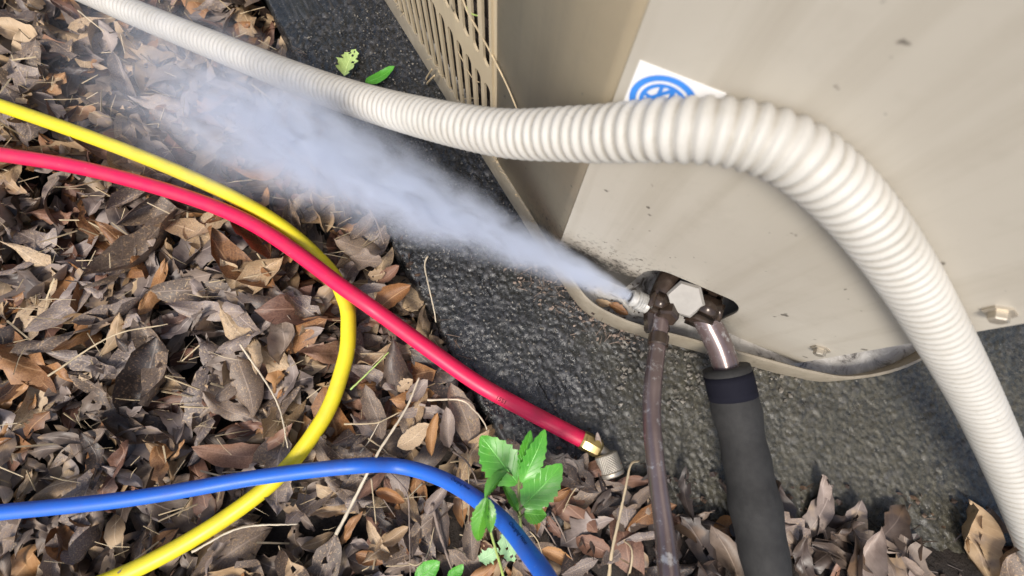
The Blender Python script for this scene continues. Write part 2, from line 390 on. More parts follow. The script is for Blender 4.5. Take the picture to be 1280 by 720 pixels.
def grid_mesh(name, X, Y, fz):
    gx, gy = np.meshgrid(X, Y, indexing='ij'); P = fz(gx, gy)
    nx, ny = len(X), len(Y); idx = np.arange(nx * ny).reshape(nx, ny)
    q = np.stack([idx[:-1, :-1], idx[1:, :-1], idx[1:, 1:], idx[:-1, 1:]], -1).reshape(-1, 4)
    me = bpy.data.meshes.new(name); me.vertices.add(nx * ny); me.vertices.foreach_set('co', P.reshape(-1, 3).astype(np.float32).ravel())
    me.loops.add(q.size); me.loops.foreach_set('vertex_index', q.ravel().astype(np.int32))
    me.polygons.add(len(q)); me.polygons.foreach_set('loop_start', np.arange(0, q.size, 4, dtype=np.int32))
    me.update(calc_edges=True); me.validate(); return me
gx, gy = axis(-0.55, 0.6, 0.005, 25), axis(-0.25, 0.45, 0.005, 25)
soil = link('soil_ground', grid_mesh('soil_ground', gx, gy, lambda x, y: np.stack([x, y, soil_h(x, y)], -1)), M_SOIL)
tag(soil, kind='structure')
def slab_f(a, b):
    e = 0.004 * (vnoise(b, b * 0, 0.03, 11) - 0.5) + 0.003 * (vnoise(b, b * 0, 0.008, 12) - 0.5)
    x = SO.x + ea.x * (a + e * (a < 0.05)) + eb.x * b; y = SO.y + ea.y * (a + e * (a < 0.05)) + eb.y * b
    t = np.clip(a / 0.007, 0, 1)
    z = -0.045 * (1 - np.sqrt(1 - (1 - t) ** 2))
    h1, r1 = stones(x, y, .0026, 31); h2, r2 = stones(x + .01, y, .0048, 32)
    slab_f.stone = np.where(h2 * .0016 > h1 * .0010, r2 * (h2 > .1), r1 * (h1 > .1))
    rough = np.maximum(.0009 * h1, .0015 * h2 * (r2 > .72)) + 0.0009 * (vnoise(x, y, 0.009, 21) - 0.5) + 0.0003 * (vnoise(x, y, 0.0034, 22) - 0.5) + 0.0004 * (vnoise(.8 * x + .6 * y, .8 * y - .6 * x, 0.0019, 24) - 0.5) + 0.0007 * (vnoise(.5 * x - .86 * y, .5 * y + .86 * x, 0.0013, 25) - 0.5) + 0.0016 * (vnoise(x, y, 0.03, 23) - 0.5)
    return np.stack([x, y, z + rough - 0.0016], -1)
A = np.concatenate([np.array([0, .0006, .0012, .002, .003, .0042, .0055]), np.arange(.007, .34, .001), np.arange(.3416, .62, .0016), np.arange(.65, 1.3, .05)])
B = np.concatenate([np.arange(-.9, -.33, .03), np.arange(-.33, .36, .0011), np.arange(.37, 1.2, .05)])
slab = link('concrete_slab', grid_mesh('concrete_slab', A, B, slab_f), M_SLAB)
slab.data.attributes.new('stone', 'FLOAT', 'POINT').data.foreach_set('value', slab_f.stone.astype(np.float32).ravel())
tag(slab, kind='structure')

# ------------------------------------------------------------------ the condenser unit
L1 = at(691, 323, .024); L0 = at(618, 200, .024); L1.z = L0.z = 0
d1 = (at(481, 0, 0) - at(668, 300, 0)).normalized(); nL = V(d1.y, -d1.x, 0)
if nL.dot(-L1) < 0: nL = -nL
LP = L1 - nL * 0.004                                            # a point of the louvred face
C0 = at(697, 322, .012); C1 = at(785, 360, .012); C0.z = C1.z = 0
dc = (C1 - C0).normalized(); nC = V(dc.y, -dc.x, 0)
if nC.dot(-C0) < 0: nC = -nC
def isect(p, d, q, e):
    k = (q - p).cross(e).z / d.cross(e).z; return p + d * k
BEND = isect(LP, d1, C0, dc)
CH = 0.20                                                       # width of the chamfered service corner
END = BEND + dc * CH
d3 = V(-nL.x, -nL.y, 0)                                         # third face runs square to the louvred one
LEN1, LEN3, TOP = 0.62, 0.62, 0.60
n3 = V(-d1.x, -d1.y, 0)
unit = empty('condenser_unit', BEND, 'beige air conditioner cabinet with louvred side standing on the dark wet slab', 'air conditioner')

# base pan -----------------------------------------------------------
pts = [LP + nL * 0.005 + d1 * LEN1, LP + nL * 0.005 + d1 * 0.03]
pts[1] = at(668, 300, 0)
pan0 = at(668, 300, 0); pan1 = at(601, 200, 0); pd = d1
outline = [pan0 + pd * LEN1, pan0 + pd * 0.25, pan0 + pd * 0.1]
corner = [tuple(pan0), tuple(at(683, 324, 0)), tuple(at(700, 350, 0)), tuple(at(728, 387, 0)), tuple(at(765, 408, 0)), tuple(at(800, 420, 0)), tuple(at(842, 431, 0))]
outline += [V(*p) for p in spline(corner, 6)]
ch_d = (at(842, 431, 0) - at(780, 414, 0)).normalized()
pe = outline[-1] + ch_d * 0.085
outline += [V(*p) for p in spline([tuple(pe), tuple(pe + ch_d * 0.03 + d3 * 0.006), tuple(pe + ch_d * 0.05 + d3 * 0.035), tuple(pe + ch_d * 0.055 + d3 * 0.09)], 6)]
outline += [outline[-1] + d3 * (LEN3 - 0.05)]
outline += [outline[0] + d3 * (LEN3 + 0.1)]
def inset(poly, d):
    n = len(poly); out = []
    for i in range(n):
        a = (poly[i] - poly[i - 1]).normalized(); b = (poly[(i + 1) % n] - poly[i]).normalized()
        na = V(-a.y, a.x, 0); nb = V(-b.y, b.x, 0); m = (na + nb).normalized()
        out.append(poly[i] + m * (d / max(0.4, m.dot(na))))
    return out
area = sum(outline[i - 1].x * outline[i].y - outline[i].x * outline[i - 1].y for i in range(len(outline)))
sgn = 1 if area > 0 else -1
rings = []
for (d, z) in ((0, -0.001), (0, .0225), (.0006, .0236), (.0020, .0238), (.0028, .0228), (.0032, .009)):
    rings.append([p + V(0, 0, z - p.z) for p in inset(outline, d * sgn)])
n = len(outline); v = [p for r in rings for p in r]; f = []
for i in range(len(rings) - 1):
    for k in range(n): f.append((i * n + k, i * n + (k + 1) % n, (i + 1) * n + (k + 1) % n, (i + 1) * n + k))
o = link('base_pan', mesh_py('base_pan', v, f), M_PAN, unit); autosmooth(o, 40)
bm = bmesh.new(); fl = [p + V(0, 0, .009 - p.z) for p in inset(outline, .0031 * sgn)]
bm.faces.new([bm.verts.new(p) for p in fl]); bmesh.ops.triangulate(bm, faces=bm.faces[:])
link('pan_floor', bm, M_PANFLOOR, unit, False)

# louvred panels: one pressed sheet each, with real slots ------------------
def louvre(name, org, d, nrm, s0, s1, slots_s, rows, top, parent, pitch, half):
    """sheet in the plane (d, z); slots centred on slots_s, rows = [(z0, z1)...]"""
    bm = bmesh.new()
    def P(s, z): return org + d * s + V(0, 0, z)
    def quad(a, b, c, e): bm.faces.new([bm.verts.new(P(*q)) for q in (a, b, c, e)])
    zs = [rows[0][0] - .006] + [(rows[i][1] + rows[i + 1][0]) / 2 for i in range(len(rows) - 1)] + [rows[-1][1] + .006]
    lo, hi = slots_s[0] - pitch / 2, slots_s[-1] + pitch / 2
    quad((s0, .010), (lo, .010), (lo, top), (s0, top)) if lo > s0 else None
    if s1 > hi: quad((hi, .010), (s1, .010), (s1, top), (hi, top))
    for s in slots_s:
        a, b = s - pitch / 2, s + pitch / 2
        quad((a, .010), (b, .010), (b, zs[0]), (a, zs[0])); quad((a, zs[-1]), (b, zs[-1]), (b, top), (a, top))
        for i, (z0, z1) in enumerate(rows):
            ci = []; co_ = []
            for (cz, sg, zz) in ((z0 + half, -1, zs[i]), (z1 - half, 1, zs[i + 1])):
                for k in range(9):
                    t = PI * k / 8; ang = (PI + t) if sg < 0 else t
                    ci.append((s + half * math.cos(ang), cz + half * math.sin(ang)))
                    x = math.cos(ang); y = abs(math.sin(ang))
                    if k == 0 or k == 8: co_.append((s + (pitch / 2) * (1 if x > 0 else -1), cz))
                    else:
                        m = max(abs(x), y); co_.append((s + pitch / 2 * x / m, cz + (zz - cz) * y / m))
            vi = [bm.verts.new(P(*q)) for q in ci]; vo = [bm.verts.new(P(*q)) for q in co_]
            for k in range(18):
                bm.faces.new((vo[k], vo[(k + 1) % 18], vi[(k + 1) % 18], vi[k]))
    bmesh.ops.remove_doubles(bm, verts=bm.verts, dist=1e-6)
    bmesh.ops.recalc_face_normals(bm, faces=bm.faces)
    bm.faces.ensure_lookup_table()
    if bm.faces[0].normal.dot(nrm) < 0: bmesh.ops.reverse_faces(bm, faces=bm.faces)
    o = link(name, bm, M_PAINT_WARM, parent, False)
    md = o.modifiers.new('sheet', 'SOLIDIFY'); md.thickness = 0.0016; md.offset = -1
    return o
PITCH, HALF = 0.01265, 0.0039
sl = [0.0962 + PITCH * i for i in range(40)]
rows = [(.0155, .0985), (.1145, .30), (.316, .50)]
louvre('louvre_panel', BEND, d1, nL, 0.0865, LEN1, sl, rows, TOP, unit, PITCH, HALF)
# plain steel beside the louvres
arc = [BEND + d1 * .0862, BEND + d1 * .0030]
for k in range(9):                                              # rolled bend of 4 mm where the sheet turns on to the service corner
    t = k / 8; q0, q1, q2 = BEND + d1 * .0030, BEND, BEND + dc * .0030
    arc.append(q0 * (1 - t) ** 2 + q1 * (2 * t * (1 - t)) + q2 * t * t)
bm = bmesh.new(); cols = [[bm.verts.new(p + V(0, 0, z)) for z in (.0100, TOP)] for p in arc[:1] + arc[2:]]
for a, b in zip(cols, cols[1:]): bm.faces.new((a[0], b[0], b[1], a[1]))
bm.normal_update(); bm.faces.ensure_lookup_table()
if bm.faces[0].normal.dot(nL) < 0: bmesh.ops.reverse_faces(bm, faces=bm.faces[:])
o = link('side_panel', bm, M_PAINT_WARM, unit, True)
md = o.modifiers.new('sheet', 'SOLIDIFY'); md.thickness = .0016; md.offset = -1
sl3 = [0.05 + PITCH * i for i in range(42)]
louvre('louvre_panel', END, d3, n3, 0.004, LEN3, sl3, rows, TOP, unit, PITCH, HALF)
# coil behind the louvres: a dark backing block with upright fins
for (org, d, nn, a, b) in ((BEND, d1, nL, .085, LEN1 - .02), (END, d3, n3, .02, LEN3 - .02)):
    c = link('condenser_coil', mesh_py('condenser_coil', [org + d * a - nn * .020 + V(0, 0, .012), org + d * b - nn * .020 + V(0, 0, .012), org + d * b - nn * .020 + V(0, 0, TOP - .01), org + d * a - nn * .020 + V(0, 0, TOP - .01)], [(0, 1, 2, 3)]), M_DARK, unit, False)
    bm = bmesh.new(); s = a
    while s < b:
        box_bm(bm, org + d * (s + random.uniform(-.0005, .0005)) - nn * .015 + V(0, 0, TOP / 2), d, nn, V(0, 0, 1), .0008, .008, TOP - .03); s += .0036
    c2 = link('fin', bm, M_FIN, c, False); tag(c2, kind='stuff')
    bm = bmesh.new(); z = .03
    while z < TOP - .02:
        box_bm(bm, org + d * ((a + b) / 2) - nn * .0085 + V(0, 0, z), d, nn, V(0, 0, 1), b - a, .0022, .0022); z += .024
    c3 = link('coil_tube', bm, M_FIN, c, False); tag(c3, kind='stuff')

# chamfered service corner with the arched valve opening -------------------
bm = bmesh.new()
def PC(s, z): return BEND + dc * s + V(0, 0, z)
s0c = (C0 - BEND).dot(dc)
AR0, AR1, ARZ = .0575 + s0c, .125 + s0c, .0655
out = [(0.0031, .006), (AR0 - .001, .006), (AR0, .04)]
for k in range(1, 7):
    a = PI - k * PI / 2 / 6; out.append((AR0 + .014 + .014 * math.cos(a), ARZ - .020 + .020 * math.sin(a)))
for k in range(0, 7):
    a = PI / 2 - k * PI / 2 / 6; out.append((AR1 - .014 + .014 * math.cos(a), ARZ - .020 + .020 * math.sin(a)))
out += [(AR1, .04), (AR1 + .001, .006), (CH, .006), (CH, TOP), (0.0031, TOP)]
fc = bm.faces.new([bm.verts.new(PC(*q)) for q in out])
bm.normal_update()
if fc.normal.dot(nC) < 0: bmesh.ops.reverse_faces(bm, faces=[fc])
bmesh.ops.triangulate(bm, faces=bm.faces[:])
o = link('corner_panel', bm, M_PAINT_COOL, unit, False)
md = o.modifiers.new('sheet', 'SOLIDIFY'); md.thickness = .0018; md.offset = -1
# the compartment wall behind the opening, the rest of the cabinet, and the lid
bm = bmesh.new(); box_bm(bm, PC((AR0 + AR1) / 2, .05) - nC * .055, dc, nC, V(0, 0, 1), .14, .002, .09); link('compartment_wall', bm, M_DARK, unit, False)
FAR1 = BEND + d1 * LEN1; FAR3 = END + d3 * LEN3; FARC = FAR1 + d3 * ((FAR3 - FAR1).dot(d3))
bm = bmesh.new()
for (p, q) in ((FAR1, FARC), (FARC, FAR3)):
    bm.faces.new([bm.verts.new(w) for w in (p + V(0, 0, .01), q + V(0, 0, .01), q + V(0, 0, TOP), p + V(0, 0, TOP))])
link('rear_panel', bm, M_PAINT_WARM, unit, False)
bm = bmesh.new(); top = [BEND, END, FAR3, FARC, FAR1]
cen = sum(top, V(0, 0, 0)) / 5
r0 = [bm.verts.new(p + (p - cen).normalized() * .008 + V(0, 0, TOP - .012)) for p in top]; r1 = [bm.verts.new(p + (p - cen).normalized() * .008 + V(0, 0, TOP + .012)) for p in top]
bm.faces.new(r1); bm.faces.new(r0[::-1])
for k in range(5): bm.faces.new((r0[k], r0[(k + 1) % 5], r1[(k + 1) % 5], r1[k]))
bmesh.ops.recalc_face_normals(bm, faces=bm.faces); bmesh.ops.bevel(bm, geom=bm.edges[:], offset=.003, segments=2, affect='EDGES')
link('top_cover', bm, M_PAINT_WARM, unit, False)

for z in (.05, .16, .27):
    lathe('panel_screw', PC(CH - .012, z), nC, [(0, .0055), (.0012, .0055), (.0013, .0036), (.0045, .0036), (.005, .003)], M_NICKEL, unit, 6)
# sticker with its round blue emblem ---------------------------------------
def sz(u, v):
    p = on(u, v, BEND, nC); return (p - BEND).dot(dc), p.z
s_l, z_t = sz(800, 75); s_l = max(s_l, .0022)
bm = bmesh.new(); sw, sh = .031, .030
box_bm(bm, PC(s_l + sw / 2, z_t - sh / 2) + nC * .0003, dc, nC, V(0, 0, 1), sw, .0005, sh)
sticker = link('logo_sticker', bm, M_WHITE, unit, False)
tag(sticker, 'white square sticker with round blue emblem')
def ring_bm(bm, cs, cz, ro, ri, off, n=48, a0=0, a1=2 * PI):
    P = []
    for k in range(n + 1):
        a = a0 + (a1 - a0) * k / n
        P.append([bm.verts.new(PC(cs + r * math.cos(a), cz + r * math.sin(a)) + nC * off) for r in (ro, ri)])
    for k in range(n): bm.faces.new((P[k][0], P[k + 1][0], P[k + 1][1], P[k][1]))
def bar_bm(bm, a, b, w, off):
    (s0, z0), (s1, z1) = a, b; L = math.hypot(s1 - s0, z1 - z0); ex, ez = (s1 - s0) / L, (z1 - z0) / L
    bm.faces.new([bm.verts.new(PC(s + k * -ez * w / 2, z + k * ex * w / 2) + nC * off) for s, z, k in ((s0, z0, 1), (s0, z0, -1), (s1, z1, -1), (s1, z1, 1))])
s_l = .0063; ec = (.0205, .2007); ER = .0125
bm = bmesh.new()
ring_bm(bm, *ec, ER, ER * .80, .00075)
link('emblem_ring', bm, M_BLUEINK, sticker, False)
bm = bmesh.new()
ring_bm(bm, *ec, ER * .70, ER * .57, .00075)
def pol(r, deg): return (ec[0] + ER * r * math.cos(math.radians(deg)), ec[1] + ER * r * math.sin(math.radians(deg)))
bar_bm(bm, pol(.62, 200), pol(.62, 78), .0016, .00082)
bar_bm(bm, pol(.62, 170), pol(.62, -20), .0015, .00085)
bar_bm(bm, pol(.62, 80), pol(.62, -62), .0017, .00088)
bar_bm(bm, pol(.62, 110), pol(.62, 250), .0014, .00091)
link('emblem_lines', bm, M_BLUEINK, sticker, False)

# service valves ------------------------------------------------------------
VZ = .047
VB = at(822, 380, VZ)
JET0 = at(788, 371.5, VZ); JET1 = at(438, 210, .085)
jd = (JET1 - JET0).normalized()
valve = link('service_valve', *(lambda bm: (box_bm(bm, VB, dc, nC, V(0, 0, 1), .014, .016, .020), bmesh.ops.bevel(bm, geom=bm.edges[:], offset=.003, segments=3, affect='EDGES'), (bm, M_VALVE))[-1])(bmesh.new()), unit)
tag(valve, 'open service valve with bare threaded port venting vapour')
PL = (at(806, 377, VZ) - JET0).length
prof = [(-.003, .0058), (.0, .0060)]
d = 0.0
prof = [(0, .0036), (0, .0052), (.0008, .0058), (.0030, .0058), (.0034, .0050), (.0044, .0050)]
d = .0046
while d < PL: prof += [(d, .0059), (d + .0005, .0066), (d + .0010, .0066), (d + .0014, .0059)]; d += .00165
prof += [(d, .0060), (d + .002, .0060)]
lathe('threaded_port', JET0, -jd, prof, M_PORT, valve, 36)
lathe('valve_neck', JET0 - jd * (d - .001), -jd, [(0, .0050), (.012, .0046)], M_VALVE, valve, 24)
lathe('valve_core', JET0 + jd * -.0002, jd, [(0, .0034), (.0004, .0034)], M_DARK, valve, 16)
# flare nut that ties the liquid pipe to the valve, bonnet above
def hexprof(r): return lambda dd, a: 0
lathe('flare_nut', VB + V(.0, -.004, -.004), V(0.0, -.9, -.15), [(0, .0075), (.001, .0085), (.013, .0085), (.015, .0070)], M_VALVE, valve, 6)
tb = [tuple(VB), tuple(VB - nC * .015 + V(0, 0, .004)), tuple(VB - nC * .04 + V(.002, 0, .006)), tuple(VB - nC * .07 + V(.002, 0, .006))]
P, _ = resample(spline(tb, 8), .003); tube('inlet_tube', P, .0075, M_VALVE, valve, 20)
stem = at(835, 388, VZ + .004)
lathe('packing_nut', stem, nC + V(0, 0, .5), [(-.004, .0065), (-.003, .0075), (.007, .0075), (.0085, .006)], M_VALVE, valve, 6)
# second valve with its pale hexagonal cap
V2 = at(878, 388, .050)
valve2 = link('service_valve', *(lambda bm: (box_bm(bm, V2, dc, nC, V(0, 0, 1), .020, .020, .026), bmesh.ops.bevel(bm, geom=bm.edges[:], offset=.004, segments=3, affect='EDGES'), (bm, M_VALVE))[-1])(bmesh.new()), unit)
tag(valve2, 'closed service valve with pale hexagonal cap')
cap = lathe('hex_cap', at(857, 373, .056), (nC * .55 + dc * -.25 + V(0, 0, .9)), [(-.012, .0105), (-.011, .0125), (.004, .0125), (.0065, .0108), (.0068, .004)], M_CAPHEX, valve2, 6)
lathe('cap_neck', at(861, 377, .046), (V2 - at(861, 377, .046)), [(0, .007), (.02, .007)], M_VALVE, valve2, 18)
tb = [tuple(V2), tuple(V2 - nC * .03), tuple(V2 - nC * .075)]
P, _ = resample(spline(tb, 8), .003); tube('inlet_tube', P, .0095, M_VALVE, valve2, 20)

# pipes ---------------------------------------------------------------------
def path_depth(pts, n=14):
    """pts: (u, v, depth along the lens axis) picked off the photograph -> smooth world path"""
    return [tuple(p) for p in spline([tuple(atd(*q)) for q in pts], n)]
Ppipe = spline([tuple(at(826, 388, VZ)), tuple(at(826, 402, VZ + .003)), tuple(atd(822, 432, .292)), tuple(atd(816, 480, .272)), tuple(atd(815, 530, .258)), tuple(atd(822, 600, .242)), tuple(atd(830, 660, .230)), tuple(atd(837, 725, .216)), tuple(atd(846, 800, .205)), tuple(atd(880, 960, .2))], 14)
P, _ = resample(Ppipe, .003)
lp = empty('refrigerant_pipe', Vector(P[0]), 'slim brown painted copper pipe curving down from the open valve', 'pipe')
tube('copper_tube', P, [.00525 + .0004 * math.sin(i * .13) * math.sin(i * .031) for i in range(len(P))], M_PIPE, lp, 24)
lathe('solder_collar', P[6], Vector(P[9]) - Vector(P[6]), [(0, .0055), (.001, .0066), (.008, .0066), (.009, .0055)], M_VALVE, lp, 24)
P2, _ = resample(spline([tuple(V2), tuple(at(884, 402, .05)), tuple(at(905, 450, .045)), tuple(at(930, 560, .035)), tuple(at(960, 720, .035)), tuple(at(1000, 900, .035))], 14), .004)
sp_ = empty('suction_pipe', Vector(P2[0]), 'thick pipe in black foam insulation beside the slim brown pipe', 'pipe')
tube('foam_sleeve', P2[10:], [.0142 + .0007 * math.sin(i * .35) + .0005 * math.sin(i * .9 + 1) + .0006 * math.sin(i * .11) for i in range(len(P2) - 10)], M_FOAM, sp_, 24)
tube('tape_band', P2[11:16], .0152, M_BLACKINK, sp_, 24)
tube('copper_tube', P2[:14], .0085, M_PIPE, sp_, 20)

# ------------------------------------------------------------------ corrugated hose
hp = [(-330, -260, .50), (-60, -90, .44), (120, -5, .415), (290, 66, .362), (438, 122, .302), (597, 162, .230), (720, 168, .190), (842, 163, .161), (930, 170, .152), (1010, 205, .152), (1090, 285, .168), (1160, 390, .2), (1230, 520, .25), (1290, 660, .285), (1340, 800, .29), (1420, 1000, .27)]
P, s = resample(path_depth(hp, 24), .00055)
RB = .0052
rad = .01095 + .00062 * np.tanh(1.4 * np.sin(2 * PI * s / RB))
ch = empty('corrugated_hose', Vector(P[0]), 'ribbed cream plastic hose crossing in front of the beige cabinet', 'hose')
rt = tube('ribbed_tube', P, rad, M_CORR, ch, 32)
rt.data.attributes.new('groove', 'FLOAT', 'POINT').data.foreach_set('value', np.repeat(np.clip(-np.sin(2 * PI * s / RB), 0, 1) ** 2, 32).astype(np.float32))

# ------------------------------------------------------------------ charging hoses
def lettering(name, text, P, s, start, r, theta, size, mat, parent):
    cu = bpy.data.curves.new('text', 'FONT'); cu.body = text; cu.size = size; cu.resolution_u = 3
    to = bpy.data.objects.new('text', cu); COL.objects.link(to)
    me = bpy.data.meshes.new_from_object(to.evaluated_get(bpy.context.evaluated_depsgraph_get()))
    bpy.data.objects.remove(to); bpy.data.curves.remove(cu)
    me.materials.clear()
    bm = bmesh.new(); bm.from_mesh(me); bmesh.ops.subdivide_edges(bm, edges=[e for e in bm.edges if e.calc_length() > size * .3], cuts=1)
    for vt in bm.verts:
        x, y = vt.co.x + start, vt.co.y
        p = np.array([np.interp(x, s, P[:, k]) for k in range(3)]); q = np.array([np.interp(x + .001, s, P[:, k]) for k in range(3)])
        T = Vector(q - p).normalized(); side = V(0, 0, 1).cross(T).normalized(); up = T.cross(side)
        th = theta + (y - size * .35) / r
        vt.co = Vector(p) + (up * math.cos(th) + side * math.sin(th)) * (r + .00012)
    bm.to_mesh(me); bm.free()
    return link(name, me, mat, parent, False)
def s_at(P, s, u, v):
    return s[int(np.argmin([(px(p)[0] - u) ** 2 + (px(p)[1] - v) ** 2 for p in P]))]

HOSES = []
# red
RR = .0058
rp = spline([tuple(q) for q in (at(-560, 90, .012), at(-260, 150, .012), at(-60, 184, .012), at(120, 214, .011), at(300, 272, .009), at(438, 366, .0135), at(482, 397, .011), at(545, 443, .009), at(600, 481, .0075), at(660, 514, .0068), at(729, 550, .0068))], 14)
P, s = resample(rp, .002); HOSES += [tuple(q) for q in P[::3]]
rh = empty('red_charging_hose', Vector(P[-1]), 'bright red rubber hose with brass end lying across the slab edge', 'hose')
tube('rubber_tube', P, RR, M_RED, rh, 28)
lettering('hose_lettering', '1551', P, s, s_at(P, s, 617, 499), RR, -.35, .0042, M_REDINK, rh)
e0 = at(727, 549, .0068); e1 = at(751, 562, .0068); fx = (e1 - e0)
lathe('brass_ferrule', e0, fx, [(-.0005, .0050), (0, .0064), (.0012, .0068), (.0022, .0066), (.003, .0068), (fx.length - .003, .0068), (fx.length - .0012, .0062), (fx.length, .0048)], M_BRASS, rh, 8, None, 25)
e2 = at(757, 567, .0068)
P3, _ = resample(spline([tuple(e1 - fx.normalized() * .002), tuple(at(753, 564, .0068)), tuple(at(758, 569, .0072)), tuple(at(761, 577, .0085))], 8), .0008)
tube('bent_nipple', P3, .0040, M_NICKEL, rh, 20)
k0 = at(756.5, 566.5, .0088); k1 = at(767, 595, .0088); kx = k1 - k0; KL = kx.length; KR = .0079
kp = [(0, .0045), (0, KR - .0010), (.0009, KR)]
kd = np.linspace(.0012, KL - .0036, 46)
kp += [(float(x), KR) for x in kd] + [(KL - .0032, KR - .0005), (KL - .0028, KR + .0002), (KL - .0008, KR + .0002), (KL, KR - .0006), (KL, .0055), (KL - .006, .0052)]
def knurl(dd, a):
    if dd < .0011 or dd > KL - .0034: return 0
    w = 2 * PI / .0021
    q1 = abs(math.sin(a * 14 + dd * w / 2)); q2 = abs(math.sin(a * 14 - dd * w / 2))
    return .00055 * min(q1, q2) - .0002
lathe('knurled_nut', k0, kx, kp, M_NICKEL, rh, 168, knurl, 50)
# blue
BR = .0050
dz = lambda u, v, z: (CAM - at(u, v, z)).dot(ROT @ V(0, 0, 1))
bp = path_depth([(-560, 740, dz(-560, 740, .010)), (-160, 660, dz(-160, 660, .010)), (150, 625, dz(150, 625, .010)), (320, 597, dz(320, 597, .011)), (438, 583, dz(438, 583, .016)), (500, 583, .312), (560, 602, .297), (620, 643, .266), (660, 690, .238), (690, 735, .215), (730, 830, .19), (800, 980, .18)], 16)
P, s = resample(bp, .002); HOSES += [tuple(q) for q in P[::3]]
bh = empty('blue_charging_hose', Vector(P[0]), 'blue rubber hose arching over the dead leaves in front', 'hose')
tube('rubber_tube', P, BR, M_BLUE, bh, 28)
lettering('hose_lettering', 'Charging Hose', P, s, s_at(P, s, 638, 660), BR, .62, .0031, M_BLACKINK, bh)
lettering('hose_lettering', 'Charging Hose', P, s, s_at(P, s, 566, 602), BR, .75, .0029, M_BLACKINK, bh)
# yellow
YR = .0056
yp = spline([tuple(q) for q in (at(-640, -40, .006), at(-220, 66, .006), at(0, 132, .006), at(200, 205, .005), at(330, 268, .004), at(405, 330, .0), at(431, 375, .002), at(435.5, 410, .002), at(430, 455, .001), at(400, 530, -.001), at(320, 620, .0), at(150, 720, .0), at(-100, 800, 0), at(-460, 930, 0))], 14)
P, s = resample(yp, .002); HOSES += [tuple(q) for q in P[::3]]
yh = empty('yellow_charging_hose', Vector(P[0]), 'yellow rubber hose passing under the red hose', 'hose')
tube('rubber_tube', P, YR, M_YELLOW, yh, 28)

# ------------------------------------------------------------------ leaves
def leaf_mesh(seed, wr=.36, nl=9, nw=5, curl=.5, bend=.3, twist=.3, rag=.06, tip=.9, tooth=0.0, lobes=0, kink=0.02):
    """a leaf blade of unit length along x, tip at +x; UV.x along, UV.y across"""
    r = random.Random(seed); v = []; uv = []; f = []
    ph = [r.uniform(0, 6) for _ in range(6)]
    for i in range(nl):
        t = i / (nl - 1)
        w = wr * .5 * (math.sin(PI * min(1, t ** tip)) ** .62 if 0 < t < 1 else .03)
        if lobes: w *= 1 + .35 * math.cos(t * PI * 2 * lobes + ph[4])
        for j in range(nw):
            c = j / (nw - 1) * 2 - 1
            ed = abs(c) ** 4
            ww = w * (1 + ed * rag * (math.sin(t * 23 + ph[0] + c) + math.sin(t * 41 + ph[1] - 2 * c)))
            if tooth and abs(c) == 1: ww *= 1 + (tooth if i % 2 else 0)
            yy = c * ww
            a = curl * c * c * (1 + .5 * math.sin(t * 3 + ph[2]))
            z = abs(yy) * a + bend * (t - .5) ** 2 * 1.2 + kink * math.sin(t * 8 + ph[3] + c * 2.2) * .5 + kink * .3 * math.sin(t * 17 + ph[5] - c * 3)
            ta = twist * (t - .5)
            v.append((t - .5 + .06 * kink * 10 * math.sin(c * 2 + ph[0]), yy * math.cos(ta) + .12 * math.sin(t * PI + ph[5]) * (1 if lobes == 0 else .5) * .6 - z * math.sin(ta), yy * math.sin(ta) + z * math.cos(ta)))
            uv.append((t, j / (nw - 1)))
    for i in range(nl - 1):
        for j in range(nw - 1):
            if rag > .09 and r.random() < .04: continue
            f.append((i * nw + j, (i + 1) * nw + j, (i + 1) * nw + j + 1, i * nw + j + 1))
    return v, f, uv
def leaf_me(name, data, mat):
    v, f, uv = data; me = mesh_py(name, v, f); ul = me.uv_layers.new(name='UVMap')
    for lp_ in me.loops: ul.data[lp_.index].uv = uv[lp_.vertex_index]
    me.materials.append(mat); return me
VARS = []
for k in range(26):
    r = random.Random(100 + k)
    cu = r.choice((-.6, -.25, .1, .2, .35, .7, 1.3))
    VARS.append(dict(d=leaf_mesh(k, wr=r.choice((.22, .26, .30, .34, .38, .46)), nl=11, nw=6, curl=cu, bend=r.uniform(-.6, .8), twist=r.uniform(-1.6, 1.6), rag=r.choice((.04, .08, .14, .2)), tip=r.uniform(.65, 1.25), lobes=r.choice((0, 0, 0, 0, 0, 0, 0, 1)), kink=r.uniform(0, .10)),
                     word='flat' if abs(cu) < .4 else ('rolled' if cu > .9 else 'cupped')))
ME = {}
def var_mesh(k, col):
    if (k, col) not in ME: ME[(k, col)] = leaf_me('fallen_leaf', VARS[k]['d'], LEAF[col])
    return ME[(k, col)]
COLS = ['grey-brown', 'mauve-grey', 'dark brown', 'orange-brown', 'tan', 'red-brown']
def leaf_matrix(p, L, yaw, pitch, roll):
    return Matrix.Translation(p) @ Matrix.Rotation(yaw, 4, 'Z') @ Matrix.Rotation(pitch, 4, 'Y') @ Matrix.Rotation(roll, 4, 'X') @ Matrix.Diagonal((L, L, L, 1))
def hose_v(u, pts): return np.interp(u, [p[0] for p in pts], [p[1] for p in pts])
REDL = [(-400, 180), (120, 214), (300, 272), (438, 366), (545, 443), (660, 514), (729, 550), (1700, 900)]
BLUEL = [(-400, 720), (150, 640), (320, 596), (438, 583), (500, 583), (560, 602), (620, 643), (660, 690), (690, 735), (1700, 1700)]
